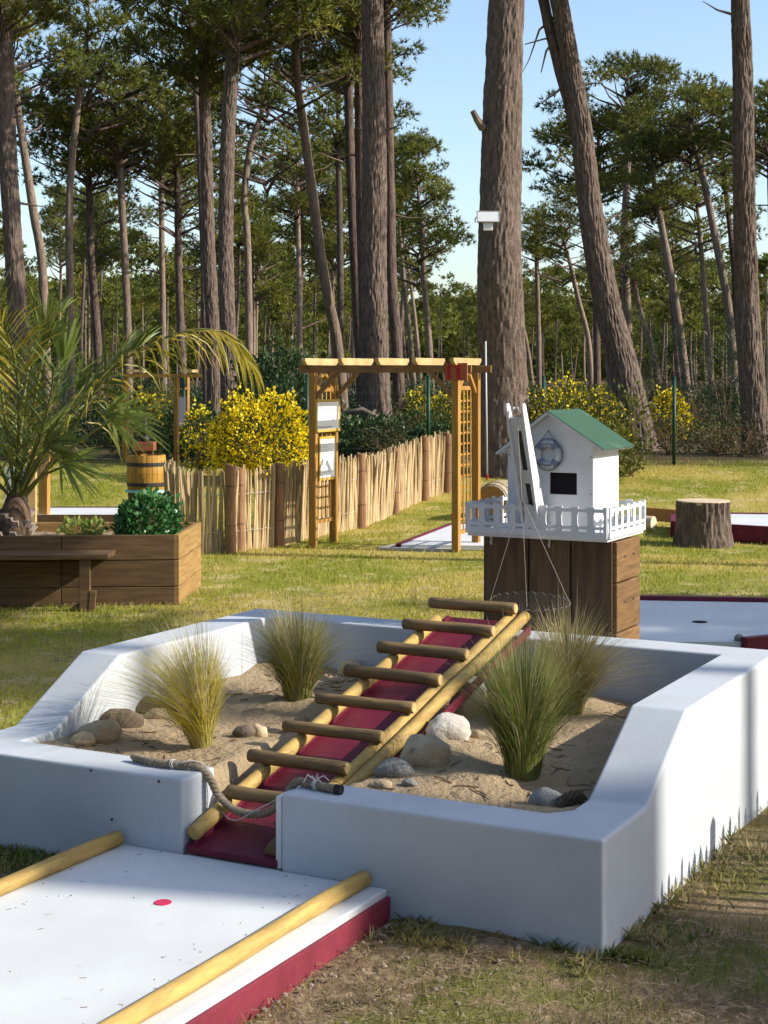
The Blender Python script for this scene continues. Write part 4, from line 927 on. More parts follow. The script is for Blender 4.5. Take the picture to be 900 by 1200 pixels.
# ------------------------------------------------------------------ palm
def make_palm():
    D0 = 13.45; base = V((18 - CX) / F * D0, D0, .46)
    root = thing('palm', 'young feather palm with arching fronds in the timber planter', 'palm', base)
    mb = MB(); mb.tube([base - UP * .02, base + UP * .14, base + UP * .30, base + UP * .42], [.14, .15, .12, .07], 16, jit=.06); mb.build('trunk', M['palmtrunk'], root, smooth=True)
    for i in range(26):
        a = i * 2.4; h = .01 + (i % 9) * .03; r = .145 - h * .12; d = V(math.cos(a), math.sin(a), 0)
        q = base + d * r + UP * h; sb = MB(); sd_ = d.cross(UP)
        sb.add([q - sd_ * .04 - UP * .03, q + sd_ * .04 - UP * .03, q + sd_ * .025 + d * .055 + UP * .05, q - sd_ * .025 + d * .055 + UP * .05, q - sd_ * .03 - d * .03 + UP * .06, q + sd_ * .03 - d * .03 + UP * .06], [(0, 1, 2, 3), (3, 2, 5, 4), (0, 3, 4), (1, 5, 2), (0, 4, 5, 1)])
        sb.build('leaf_base', M['palmstub'], root, bevel=.004)
    heart = base + UP * .36
    FR = [  # px control points from heart outwards, depth offsets, leaflet length, material, droop
        ([(35, 575), (75, 520), (125, 440), (180, 402), (232, 386), (268, 396), (290, 424)], [0, -.1, -.25, -.4, -.5, -.55, -.6], .50, 'palmgold', 4.2),
        ([(15, 560), (5, 480), (-5, 410), (-14, 360), (-20, 330)], [0, -.1, -.15, -.2, -.2], .42, 'palmleaf', .1),
        ([(10, 570), (-20, 500), (-45, 440), (-80, 410), (-120, 410)], [0, .1, .2, .3, .3], .45, 'palmleaf', .9),
        ([(18, 565), (22, 500), (20, 440), (10, 395), (-10, 372), (-40, 380)], [0, -.3, -.55, -.75, -.9, -.95], .40, 'palmgold', 1.0),
        ([(30, 570), (70, 505), (110, 450), (140, 420), (165, 405)], [0, -.15, -.25, -.3, -.3], .42, 'palmleaf', .25),
        ([(10, 580), (-15, 555), (-40, 560), (-60, 590)], [0, -.2, -.4, -.5], .34, 'palmleaf', .9),
        ([(22, 560), (26, 490), (34, 430), (50, 385), (75, 362)], [0, .3, .5, .6, .65], .40, 'palmleaf', .3),
        ([(25, 570), (45, 520), (58, 470), (64, 430)], [0, -.3, -.5, -.6], .44, 'palmleaf', .35),
    ]
    for fi, (cp, dy, ll, m, droop) in enumerate(FR):
        rr = random.Random(fi); C = [heart] + [at(px, py, D0 + o) for (px, py), o in zip(cp, dy)]; pts = []
        for i in range(len(C) - 1):
            p0, p1, p2, p3 = C[max(i - 1, 0)], C[i], C[i + 1], C[min(i + 2, len(C) - 1)]
            for q in range(9):
                k = q / 9; pts.append(0.5 * ((2 * p1) + (p2 - p0) * k + (2 * p0 - 5 * p1 + 4 * p2 - p3) * k * k + (3 * p1 - p0 - 3 * p2 + p3) * k ** 3))
        pts.append(C[-1]); n = len(pts)
        mb = MB(); mb.tube(pts, [.016 * (1 - .82 * i / n) + .002 for i in range(n)], 6); fr = mb.build('frond', M['palmstem'], root, smooth=True)
        vs = []; NL = 44 if m == 'palmgold' else 26
        for j in range(NL):
            x = .22 + .78 * (j + .5) / NL; i = min(n - 2, int(x * (n - 1))); k = x * (n - 1) - i; p = pts[i] * (1 - k) + pts[i + 1] * k
            d = (pts[min(i + 2, n - 1)] - pts[max(i - 1, 0)]).normalized(); sd_ = d.cross(UP)
            if sd_.length < .1: sd_ = V(0, 1, 0) if rr.random() < .5 else V(1, 0, 0)
            sd_.normalize(); nrm = sd_.cross(d)
            for sg in (-1, 1):
                L = ll * (.55 + .75 * math.sin(math.pi * min(1, (x - .1) * .95))) * rr.uniform(.8, 1.1) * (1 if x < .85 else .8); ang = rr.uniform(.55, .85)
                dir_ = (d * math.cos(ang) * 1.0 + sd_ * sg * math.sin(ang) + nrm * rr.uniform(.1, .45)).normalized(); P = [p]; cur = dir_; S = 4
                for q in range(S):
                    cur = (cur + UP * (-.085 * (droop + .2) * (1 + q * .35))).normalized(); P.append(P[-1] + cur * (L / S))
                w = .0135 if m == 'palmgold' else .0125; wd = cur.cross(V(rr.uniform(-1, 1), rr.uniform(-1, 1), .3)).normalized()
                for q in range(S):
                    w0 = w * (.55 if q == 0 else 1.0 - .18 * q); w1 = w * (1.0 - .18 * (q + 1)) if q < S - 1 else .001
                    vs += [P[q] - wd * w0, P[q] + wd * w0, P[q + 1] + wd * w1, P[q + 1] - wd * w1]
        o = np_mesh('leaflet_row', np.array([tuple(a - base) for a in vs]), 4, M[m], fr); o['kind'] = 'stuff'
make_palm()
def fan_fronds():
    root = [o for o in bpy.data.objects if o.name == 'palm'][0]; base = Vector(root['org']); heart = base + UP * .36; D0 = 13.45; r = random.Random(31)
    for hub, tip, dep, L0, n, m, spread in (((138, 487), (215, 505), -.10, .55, 24, 'palmbright', 62), ((80, 545), (140, 575), -.35, .48, 22, 'palmbright', 58), ((54, 400), (64, 335), -.15, .48, 20, 'palmleaf', 34), ((74, 430), (82, 362), .12, .54, 18, 'palmbright', 20),
                                            ((100, 450), (160, 420), .25, .45, 18, 'palmleaf', 60), ((-2, 430), (-40, 390), -.1, .5, 20, 'palmleaf', 60), ((60, 520), (120, 500), -.5, .42, 18, 'palmleaf', 55)):
        h = at(*hub, D0 + dep); t = at(*tip, D0 + dep * 1.3 - .1); ax = (t - h).normalized(); mid = heart.lerp(h, .5) + UP * .06 * (1 if hub[1] > 440 else 0)
        mb = MB(); mb.tube(spline([heart, mid, h], 6), [.015, .0145, .014, .0135, .013, .0125, .012, .0115, .011, .0105, .01, .009, .008], 6); fr = mb.build('frond', M['palmstem'], root, smooth=True)
        sd_ = ax.cross(V(.25, 1, .2)).normalized(); nr = sd_.cross(ax); vs = []
        for i in range(n):
            a = R(spread) * (2 * (i + .5) / n - 1) + r.uniform(-.05, .05); L = L0 * (1 - .25 * abs(a)) * r.uniform(.8, 1.12); cur = (ax * math.cos(a) + sd_ * math.sin(a) + nr * r.uniform(-.28, .28)).normalized()
            P = [h - ax * .10 * (1 - math.cos(a)) + ax * r.uniform(-.10, .02)]; wd = cur.cross(nr + V(r.uniform(-.6, .6), r.uniform(-.6, .6), r.uniform(-.3, .3))).normalized()
            for q in range(4): cur = (cur - UP * .035 * (1 + q)).normalized(); P.append(P[-1] + cur * L / 4)
            ww = (.006, .0125, .0125, .009, .0008)
            for q in range(4): vs += [P[q] - wd * ww[q], P[q] + wd * ww[q], P[q + 1] + wd * ww[q + 1], P[q + 1] - wd * ww[q + 1]]
        o = np_mesh('leaflet_fan', np.array([tuple(a - base) for a in vs]), 4, M[m], fr); o['kind'] = 'stuff'

# ------------------------------------------------------------------ barrels, stump, further lanes
def make_wine_press():
    D = 19.4; c = ground_at(172, D); root = thing('wooden_barrel', 'upright golden barrel with dark hoops and a hand pump block on top', 'barrel', c)
    R0 = .235; n = 22
    for k in range(n):
        a0, a1 = 2 * math.pi * k / n + .012, 2 * math.pi * (k + 1) / n - .012; mb = MB(); am = (a0 + a1) / 2
        prof = [(R0 * .98, .49), (R0 * 1.05, .70), (R0 * .97, .91)]; vs = []
        for r, z in prof:
            for (a, rr) in ((a0, r), (am, r * 1.004), (a1, r), (a1, r - .02), (a0, r - .02)): vs.append(c + V(math.cos(a) * rr, math.sin(a) * rr, z))
        fs = [(0, 1, 2, 3, 4), (14, 13, 12, 11, 10)]
        for q in (0, 5):
            for w in range(5): fs.append((q + w, q + (w + 1) % 5, q + 5 + (w + 1) % 5, q + 5 + w))
        mb.add(vs, fs); mb.build('stave', M['barrel'], root)
    for z, r in ((.555, R0 * 1.03), (.80, R0 * 1.035)):
        mb = MB(); mb.lathe([(r - .004, -.022), (r + .004, -.022), (r + .004, .022), (r - .004, .022)], c + UP * z, 28, cap=False); mb.build('hoop', M['hoop'], root)
    mb = MB(); mb.lathe([(R0 * .94, .85), (R0 * .94, .875)], c, 28); mb.build('lid', M['barrel'], root)
    mb = MB(); mb.lathe([(R0 * .92, 0), (R0 * .98, .455)], c, 28); mb.build('base_drum', M['plank_v'], root)
    mb = MB(); mb.lathe([(R0 * 1.12, .458), (R0 * 1.12, .482), (R0 * 1.0, .487)], c, 32); mb.build('turquoise_tray', M['cyan'], root)
    mb = MB(); mb.abox(c.x - .16, c.x + .10, c.y - .12, c.y + .12, c.z + .96, c.z + 1.07); mb.build('press_block', M['brownbox'], root, bevel=.006)
    for dx in (-.11, .05):
        mb = MB(); mb.abox(c.x + dx - .03, c.x + dx + .03, c.y - .05, c.y + .05, c.z + .876, c.z + .959); mb.build('spacer_block', M['plank_v'], root)
    mb = MB(); mb.tube([c + V(-.02, 0, 1.072), c + V(-.02, 0, 1.36)], .026, 10); mb.lathe([(.05, 1.073), (.06, 1.10), (.03, 1.15)], c + V(-.02, 0, 0), 14); mb.tube([c + V(-.1, 0, 1.12), c + V(.1, 0, 1.12)], .016, 8); mb.build('screw_handle', M['hoop'], root, smooth=True)
make_wine_press()
def make_lying_barrel():
    D = 20.8; zc = gz(3, D) + .25; c = at(583, 580, D); c.z = zc; ax = V(.42, .9, 0).normalized(); root = thing('lying_barrel', 'oak barrel lying on its side with orange end behind the hut platform', 'barrel', V(c.x, c.y, zc - .25))
    prof = lambda h: .215 + .045 * (1 - (2 * h - 1) ** 2); n = 18; L = .78; sx = ax.cross(UP).normalized(); sy = sx.cross(ax)
    for k in range(n):
        a0, a1 = 2 * math.pi * k / n + .015, 2 * math.pi * (k + 1) / n - .015; mb = MB(); vs = []
        for q in range(6):
            h = q / 5; r = prof(h)
            for a, rr in ((a0, r), (a1, r), (a1, r - .02), (a0, r - .02)): vs.append(c + ax * (L * h - L * .3) + sx * math.cos(a) * rr + sy * math.sin(a) * rr)
        fs = [(0, 1, 2, 3), (23, 22, 21, 20)]
        for q in range(5):
            for w in range(4): fs.append((q * 4 + w, q * 4 + (w + 1) % 4, q * 4 + 4 + (w + 1) % 4, q * 4 + 4 + w))
        mb.add(vs, fs); mb.build('stave', M['paleoak'], root)
    mb = MB(); mb.lathe([(.205, -L * .3 + .02), (.205, -L * .3 + .04)], c, 28, ax); hd = mb.build('barrel_head', M['barrelend'], root)
    mb = MB(); mb.lathe([(.028, -L * .3 + .012), (.028, -L * .3 + .0195)], c + UP * .05 + sx * .03, 14, ax); mb.build('bung', M['tape'], hd)
    for h in (.06, .22, .78, .94):
        r = prof(h) + .003; mb = MB(); mb.lathe([(r - .003, -.02), (r + .002, -.02), (r + .002, .02), (r - .003, .02)], c + ax * (L * h - L * .3), 28, ax, cap=False); mb.build('hoop', M['wiregrey'], root)
    for h in (.2, .75):
        mb = MB(); q = c + ax * (L * h - L * .3); mb.bar(V(q.x, q.y, zc - .27) - sx * .2, V(q.x, q.y, zc - .27) + sx * .2, .06, .06); mb.build('cradle_block', M['plank_v'], root)
make_lying_barrel()

def make_stump():
    D = 17.75; c = ground_at(824, D); root = thing('tree_stump', 'sawn pine stump with pale top standing on the lawn', 'stump', c)
    mb = MB(); n = 72; rings = 22; H = .50
    for j in range(rings + 1):
        z = H * j / rings
        for i in range(n):
            a = 2 * math.pi * i / n; x, y = math.cos(a), math.sin(a); base = .298 + .035 * (1 - z / H) ** 2.5
            f = noise.noise(V(x * 6, y * 6, z * 3.2)); g = noise.noise(V(x * 13, y * 13, z * 6 + 5))
            r = base + .022 * (abs(f) ** .6 * 1.6 - .6) + .010 * g
            mb.v.append(c + V(x * r, y * r, z - .02 if j == 0 else z))
    for j in range(rings):
        for i in range(n): k = (i + 1) % n; mb.face((j * n + i, j * n + k, (j + 1) * n + k, (j + 1) * n + i))
    mb.build('bark', M['bark_near'], root)
    t = MB(); t.lathe([(.285, H - .03), (.297, H + .004), (.29, H + .010)], c, 48); t.build('cut_face', M['cut'], root)
    ch = MB()
make_stump()

def slab_lane(name, label, poly, z0, z1, edge_h, red_edges, group='white lanes across the lawn', rim='red'):
    c = sum((V(*p, 0) for p in poly), V(0, 0, 0)) / len(poly); rt = thing(name, label, 'golf lane', V(c.x, c.y, 0), group)
    mb = MB(); mb.prism([V(*p, z0) for p in poly], UP * (z1 - z0)); mb.build('lane_slab', M['lane_white'], rt)
    n = len(poly)
    for i in range(n):
        if i in red_edges:
            a, b = V(*poly[i], 0), V(*poly[(i + 1) % n], 0); d = (b - a).normalized(); o = d.cross(UP) * .034; mid = (z0 + z1 + edge_h) / 2
            m2 = MB(); m2.bar(a + o + UP * mid - d * .0, b + o + UP * mid + d * .0, .06, z1 + edge_h - z0); m2.build('edge_board', M[rim], rt, bevel=.004)
    return rt
def gp(px, py, z=0.1):
    D = F * (EYE - z) / (py - HY); return ((px - CX) / F * D, D)
# end platform behind the crate: octagonal, red rim
ep = [gp(690, 752, .08), gp(868, 752, .08), gp(1010, 738, .08), gp(1010, 714, .08), gp(900, 706, .08), gp(750, 703.5, .08), gp(690, 712, .08)]
rt = slab_lane('mini_golf_lane', 'shaded pale blue-white end platform with red rim right of the crate', ep, 0, .08, .035, (1, 2, 3, 4, 5))
c = gp(820, 729, .08); m2 = MB(); m2.lathe([(.055, 0), (.055, .003)], V(*c, .0805), 24); m2.build('hole_cup', M['black'], rt)
m2 = MB(); m2.lathe([(.035, 0), (.032, .03), (.012, .045)], V(*gp(866, 751, .08), .08), 12); o = m2.build('grey_stone', M['stone_grey'], None, V(*gp(866, 751, .08), .08), smooth=True); tag(o, 'tiny grey stone on the end platform beside the red rim', 'stone')
# lane by the stump
l2 = [gp(792, 612, .17), gp(1010, 624, .17), gp(1010, 604, .17), gp(792, 601.5, .17)]
rt = slab_lane('mini_golf_lane', 'white lane with dark red sides running right behind the stump', l2, 0, .17, .015, (0, 1, 2, 3))
a = gp(757, 600, .17); b = gp(800, 603.5, .17); m2 = MB(); m2.bar(V(*a, .15), V(*b, .15), .06, .16); o = m2.build('orange_edge_board', M['barrelend'], None, V(*a, .1), bevel=.005); tag(o, 'orange brown board on edge left of the stump', 'board')
a = gp(766, 613, .1); m2 = MB(); m2.tube([V(*a, .10), V(a[0] - .35, a[1] + .25, .10)], .085, 16); o = m2.build('pale_log', M['cut'], None, V(*a, .0), smooth=False); tag(o, 'short pale log end lying between the hut platform and the stump', 'log')
# lane under the pergola
l3 = [gp(470, 638, .05), gp(600, 640, .05), gp(600, 614, .05), gp(532, 614, .05)]
slab_lane('mini_golf_lane', 'white lane with thin red rim passing under the pergola', l3, 0, .05, .01, (2, 3))
l3b = [gp(440, 643, .012), gp(540, 645, .012), gp(540, 640, .012), gp(466, 637, .012)]
m2 = MB(); m2.prism([V(*p, -.05) for p in l3b], UP * .07); o = m2.build('concrete_pad', M['concrete'], None, V(0, 17, 0)); tag(o, 'thin grey concrete strip in front of the pergola lane', 'pad')
# lane at far left behind the planter
l4 = [gp(40, 604, .1), gp(150, 604, .1), gp(160, 595, .1), gp(55, 595, .1)]
slab_lane('mini_golf_lane', 'white lane with dark rim behind the planter and palm', l4, 0, .1, .012, (0, 2), rim='plank_v')

# ------------------------------------------------------------------ thin white pole
def pole():
    b = ground_at(571, 25.0); t = at(569, 400, 25.0); root = thing('thin_pole', 'thin pale pole leaning beside the thick pine trunk', 'pole', b)
    mb = MB(); mb.tube([b, t], .014, 8); mb.build('pole_rod', M['polegrey'], root, smooth=True)
    mb = MB(); mb.tube([b, b + UP * .09], .02, 8); mb.build('red_foot', M['redpaint'], root)
pole()

# ------------------------------------------------------------------ pines
def tri_needles(pos, ax, K, L, w, g):
    n = len(pos); pos = np.repeat(pos, K, 0); ax = np.repeat(ax, K, 0) + g.normal(size=(n * K, 3)) * .62; ax /= np.linalg.norm(ax, axis=1)[:, None]
    sd_ = np.cross(ax, g.normal(size=(n * K, 3))); sd_ /= np.linalg.norm(sd_, axis=1)[:, None] + 1e-9
    ln = L * g.uniform(.7, 1.25, n * K)[:, None]
    return np.stack([pos - sd_ * w, pos + sd_ * w, pos + ax * ln], 1).reshape(-1, 3)
def crown_meshes(seed, nb, shape, tufts=62, K=10, L=.078, w=.0072, brad=(.15, .27)):
    r = random.Random(seed); g = np.random.default_rng(seed); wood = MB(); allv = []
    for i in range(nb):
        a = r.uniform(0, 6.28); k = math.sqrt(r.random())
        z = r.uniform(-1, 1)
        if shape == 'umbrella': rr = k * (1.0 if z > -.4 else .75) * math.sqrt(max(.08, 1 - max(0, z) ** 2)); zz = z * .5 + .1
        elif shape == 'cone': rr = k * (.72 - .5 * z) * .8; zz = z * .95
        elif shape == 'tiers': z = round(z * 2.2) / 2.2 + r.uniform(-.1, .1); rr = (.35 + .65 * k) * (.85 - .25 * z); zz = z * .75
        else: rr = k * math.sqrt(max(.1, 1 - z * z * .9)); zz = z * .75
        c = V(math.cos(a) * rr, math.sin(a) * rr, zz); b = r.uniform(*brad)
        root = V(0, 0, zz - .12 - .28 * rr); mid = root.lerp(c, .55) + V(r.uniform(-.06, .06), r.uniform(-.06, .06), -.03)
        wood.tube([root, mid, c], [.016 * (1 + rr * .4), .010, .004], 5, cap=False)
        n = max(8, int(tufts * (b / brad[1]) ** 2))
        for _ in range(4):
            d = V(r.gauss(0, 1), r.gauss(0, 1), r.gauss(0, .5)).normalized() * b * .7; wood.tube([c.lerp(mid, .2), c + d], [.005, .002], 3, cap=False)
        d = g.normal(size=(n, 3)); d /= np.linalg.norm(d, axis=1)[:, None]; rad = g.random(n) ** .45
        sc = np.array([b, b, b * .58]); pos = np.array(c) + d * rad[:, None] * sc
        ax = d * np.array([1, 1, .8]) + np.array([0, 0, .55]); ax /= np.linalg.norm(ax, axis=1)[:, None]
        allv.append(tri_needles(pos, ax, K, L, w, g))
    o = np_mesh('crown', np.concatenate(allv), 3, M['needle']); me = o.data; bpy.data.objects.remove(o)
    wo = wood.build('branch_wood', M['bark'], None, V(0, 0, 0), fix=False); wm = wo.data; bpy.data.objects.remove(wo)
    return me, wm
CR = {'broad0': crown_meshes(11, 46, 'umbrella'), 'broad1': crown_meshes(12, 40, 'umbrella'), 'round0': crown_meshes(13, 48, 'round'), 'round1': crown_meshes(14, 42, 'round'), 'tier0': crown_meshes(15, 38, 'tiers'), 'tier1': crown_meshes(16, 34, 'tiers'),
      'cone0': crown_meshes(17, 52, 'cone'), 'sparse0': crown_meshes(18, 20, 'tiers'), 'sparse1': crown_meshes(19, 22, 'round')}
FARC = [crown_meshes(31 + i, 22, s, tufts=40, K=6, L=.13, w=.022, brad=(.2, .34)) for i, s in enumerate(('umbrella', 'round', 'tiers', 'round', 'cone'))]

def spline(C, per):
    pts = []
    for i in range(len(C) - 1):
        p0, p1, p2, p3 = C[max(i - 1, 0)], C[i], C[i + 1], C[min(i + 2, len(C) - 1)]
        for q in range(per):
            k = q / per; pts.append(0.5 * ((2 * p1) + (p2 - p0) * k + (2 * p0 - 5 * p1 + 4 * p2 - p3) * k * k + (3 * p1 - p0 - 3 * p2 + p3) * k ** 3))
    return pts + [C[-1]]
def bark_trunk(pts, rad, name, m, parent, sides=56, amp=.03, seed=0, freq=1.0, per=0.055):
    # resample densely and carve plates
    L = [0]
    for a, b in zip(pts, pts[1:]): L.append(L[-1] + (b - a).length)
    n = int(L[-1] / per); mb = MB(); ref = V(1, 0, 0); j = 0
    for i in range(n + 1):
        x = L[-1] * i / n
        while j < len(pts) - 2 and L[j + 1] < x: j += 1
        k = (x - L[j]) / max(1e-6, L[j + 1] - L[j]); p = pts[j].lerp(pts[j + 1], k); r0 = rad[j] * (1 - k) + rad[j + 1] * k; d = (pts[j + 1] - pts[j]).normalized()
        rx = (ref - d * ref.dot(d)).normalized(); ry = d.cross(rx)
        for q in range(sides):
            a = 2 * math.pi * q / sides; cx, cy = math.cos(a), math.sin(a)
            wv = .35 * noise.noise(V(cx * 2.5, cy * 2.5 + seed, x * 2.2)); f = noise.noise(V(cx * 6.5 * freq + seed + wv, cy * 6.5 * freq + wv, x * 2.3)); h = noise.noise(V(cx * 11 * freq, cy * 11 * freq + seed, x * 7)); e = noise.noise(V(cx * 2, cy * 2 + seed, x * .6))
            r = r0 * (1 + .05 * e) + amp * (min(1, abs(f) * 3.2) - .7) + amp * .6 * h
            mb.v.append(p + (rx * cx + ry * cy) * r)
    for i in range(n):
        for q in range(sides): k = (q + 1) % sides; mb.face((i * sides + q, i * sides + k, (i + 1) * sides + k, (i + 1) * sides + q))
    return mb.build(name, m, parent, fix=False)
def pine(label, path, D, w0, w1, crown=None, m='bark', near=False, stubs=4, group='pines at the edge of the wood', over=4.0, lean_y=0.0, taper_end=.35, fill=1.0, seed=None):
    """path: pixels from the foot up; w0, w1: trunk width in pixels at the two ends; crown: (variant, centre py, radius px)"""
    sd0 = abs(hash((path[0], D))) % 9999 if seed is None else seed; r = random.Random(int(path[0][0] * 13 + path[-1][0] * 7 + D))
    base = ground_at(path[0][0], D); C = [V(base.x, D, base.z - .1)]
    for (px, py) in path[1:]: C.append(at(px, py, D) + V(0, r.uniform(-.12, .12), 0))
    d = (C[-1] - C[-2]).normalized(); nlast = len(C); 
    ctop = None
    if crown:
        ctop = EYE - (crown[1] - HY) / F * D; ext = ctop + crown[2] / F * D * .45 - C[-1].z
    else: ext = over
    if ext > .3: C.append(C[-1] + d * ext * .5 + V(r.uniform(-.1, .1), 0, 0)); C.append(C[-1] + d.lerp(UP, .4) * ext * .5)
    per = 5; pts = spline(C, per); n = len(pts); zt = at(0, path[-1][1], D).z
    rad = []
    for i, p in enumerate(pts):
        k = (p.z - base.z) / max(.1, zt - base.z)
        if k <= 1: w = w0 + (w1 - w0) * max(0, k); 
        else: w = w1 * max(.12, 1 - (p.z - zt) / max(.1, pts[-1].z - zt) * (1 - .2))
        fl = 1 + .25 * math.exp(-max(0, p.z - base.z) * 2.2) if near else 1 + .10 * math.exp(-max(0, p.z - base.z) * 2)
        rad.append(w / 2 / F * D * fl)
    root = thing('pine_tree', label, 'pine', base, group)
    if near: bark_trunk(pts, rad, 'trunk', M['bark_near'], root, amp=min(.021, rad[0] * .07), seed=path[0][0] * .1, freq=1.25 if rad[0] > .3 else .9, sides=64 if rad[0] > .3 else 40)
    else:
        mb = MB(); mb.tube(pts, rad, 10, jit=.05); mb.build('trunk', M[m], root, smooth=True)
    for i in range(stubs):
        k = r.uniform(.35, .95); q = pts[int(k * (n - 1))]; a = r.choice([0, math.pi]) + r.uniform(-.7, .7); L = r.uniform(.25, .9) * (1 if not near else .7); dd = V(math.cos(a), math.sin(a) * .6, r.uniform(-.15, .5)).normalized()
        rr = rad[int(k * (n - 1))]; mb = MB(); mb.tube([q + dd * rr * .5, q + dd * (rr + L * .5) + V(0, 0, r.uniform(-.05, .05)), q + dd * (rr + L)], [.03 * min(1.4, max(.5, rr / .15)), .018, .006], 6); mb.build('dead_branch', M['deadwood'], root, fix=False)
    if crown:
        var, cpy, rpx = crown; S = rpx / F * D; i = min(range(n), key=lambda i: abs(pts[i].z - ctop)); p = pts[i]
        cm, wm = CR[var]; cr = child('crown', cm, root, V(p.x, p.y, ctop) - base, (0, 0, r.uniform(0, 6.28)), (S, S, S * r.uniform(.92, 1.1)))
        child('branch_wood', wm, cr)
    return root

fan_fronds()
# near, thick trunks
big = pine('thickest pine trunk with a white lamp fixed to it behind the hut', [(594, 540), (590, 440), (585, 320), (587, 220), (590, 110), (594, 0)], 25.6, 60, 41, ('broad0', -330, 260), near=True, stubs=0, seed=1)
pine('dark pine leaning left above the hut roof with a forked top', [(751, 520), (733, 440), (715, 370), (701, 300), (692, 240), (681, 150), (668, 70), (654, 0)], 30.5, 37, 20, ('sparse0', -130, 90), near=True, stubs=5)
pine('straight pine on the far right side with one lit bark edge', [(888, 522), (881, 440), (877, 350), (872, 250), (870, 180), (871, 90), (867, 0)], 29.0, 31, 21, ('tier1', -190, 140), near=True, stubs=3)
pine('broad pine trunk half in light behind the middle of the pergola', [(443, 492), (439, 420), (438, 330), (439, 200), (438, 100), (436, 0)], 32.0, 34, 25, ('round0', -160, 140), near=True, stubs=3)
pine('slanting pale pine trunk meeting the left end of the pergola beam', [(404, 470), (396, 410), (381, 330), (368, 240), (356, 150), (348, 90), (344, 0)], 37.0, 14, 9, ('tier0', 20, 105), m='bark_lit', stubs=6)
pine('upright dark pine at the left edge above the palm', [(26, 470), (22, 380), (14, 260), (8, 140), (5, 0)], 33.0, 24, 19, ('round1', -60, 120), near=True, stubs=4)
pine('thick dark pine right half of the close pair above the drooping frond', [(269, 470), (267, 380), (264, 270), (267, 160), (272, 70), (277, 0)], 34.0, 19, 16, ('broad1', -20, 150), near=True, stubs=5)
pine('thick dark pine left half of the close pair above the drooping frond', [(252, 470), (249, 380), (244, 290), (241, 180), (239, 90), (237, 0)], 36.0, 17, 13, ('round0', -10, 120), near=True, stubs=5)
pine('dark slim pine just left of the broad half-lit trunk', [(426, 480), (421, 400), (415, 290), (410, 170), (408, 70), (407, 0)], 40.0, 13, 10, ('broad1', 40, 105), stubs=5, m='bark')
pine('shadowed pine trunk touching the left side of the broad half-lit trunk', [(428, 485), (428, 380), (424, 240), (422, 100), (421, 0)], 36.5, 15, 13, ('round1', -30, 90), stubs=3)
pine('reddish pine trunk just right of the broad half-lit trunk', [(468, 480), (466, 420), (459, 330), (457, 230), (455, 120), (453, 20)], 38.0, 14, 11, ('sparse1', -40, 85), stubs=9)
# second row, left
pine('pale pine leaning left beside the edge trunk at the left', [(56, 430), (50, 320), (40, 250), (25, 160), (17, 100)], 46.0, 12, 9, ('tier0', 50, 95), m='bark_lit')
pine('thin pale pine with a bend under its crown at the left', [(84, 440), (81, 330), (82, 230), (90, 140), (97, 85)], 48.0, 10, 8, ('tier1', 45, 100), m='bark_lit', stubs=6)
pine('short dark pine trunk under a heavy crown at the left', [(118, 440), (113, 380), (107, 300), (105, 240)], 52.0, 11, 9, ('broad0', 175, 95))
pine('lit pine under the widest dark crown at the left', [(151, 450), (149, 380), (145, 290), (140, 190)], 50.0, 10, 8, ('broad0', 130, 120), m='bark_lit', stubs=7)
pine('thin lit pine midway between the palm and the close pair', [(192, 450), (191, 370), (190, 280), (189, 195)], 55.0, 8, 6, ('round1', 145, 85), m='bark_lit', stubs=7)
pine('dark thin pine left of the close pair', [(216, 450), (212, 380), (209, 300), (208, 220)], 53.0, 10, 8, ('tier0', 165, 90), stubs=6)
pine('crooked pine with a kinked upper trunk right of the close pair', [(292, 450), (292, 380), (290, 280), (286, 230), (292, 180), (297, 160)], 50.0, 10, 7, ('tier1', 110, 95), m='bark_lit', stubs=8)
pine('slim pine behind the slanting pale trunk', [(399, 440), (399, 380), (398, 260), (396, 170)], 58.0, 9, 7, ('round0', 110, 90))
pine('straight slim pine left of the slanting pale trunk', [(352, 440), (351, 360), (350, 300), (349, 230)], 62.0, 7, 5, ('round1', 195, 75), m='bark_lit')
pine('thin pine in front of the close pair with a tall bare stem', [(242, 440), (238, 300), (232, 150), (226, 60), (224, 0)], 47.0, 9, 7, ('sparse0', -10, 90), m='bark')
# middle gap and right
pine('full green pine standing in the gap left of the thickest trunk', [(508, 460), (502, 390), (497, 330), (494, 260)], 66.0, 8, 6, ('cone0', 235, 78), m='bark_lit')
pine('slender pale pine just right of the reddish trunk', [(486, 440), (481, 400), (475, 350), (471, 300)], 70.0, 7, 5, ('round0', 190, 55), m='bark_lit')
pine('leaning slender pine left of the full green pine', [(495, 440), (489, 400), (483, 345)], 76.0, 5, 4, ('sparse1', 300, 40), m='bark_lit')
pine('tall pine with the highest cloud-like crown right of the leaning trunk', [(738, 440), (735, 370), (731, 300), (734, 220), (736, 150)], 60.0, 11, 8, ('broad1', 125, 88), m='bark_lit', stubs=5)
pine('wide dark crowned pine behind the leaning trunk', [(700, 440), (698, 330), (697, 260), (700, 210)], 63.0, 9, 7, ('broad0', 190, 92))
pine('pale curved pine right of the leaning trunk', [(808, 475), (797, 390), (785, 320), (773, 250)], 55.0, 11, 8, ('round0', 195, 72), m='bark_lit', stubs=6)
pine('pale pine standing alone between two curved trunks at the right', [(836, 470), (829, 380), (822, 290)], 58.0, 8, 6, ('tier0', 220, 70), m='bark_lit', stubs=6)
pine('pine curving left beside the straight far right trunk', [(862, 470), (855, 370), (838, 280), (822, 200)], 54.0, 11, 8, ('broad0', 150, 75), m='bark_lit', stubs=7)
pine('dark slim pine partly behind the straight far right trunk', [(868, 440), (860, 320), (850, 220)], 60.0, 8, 6, ('round1', 160, 70))
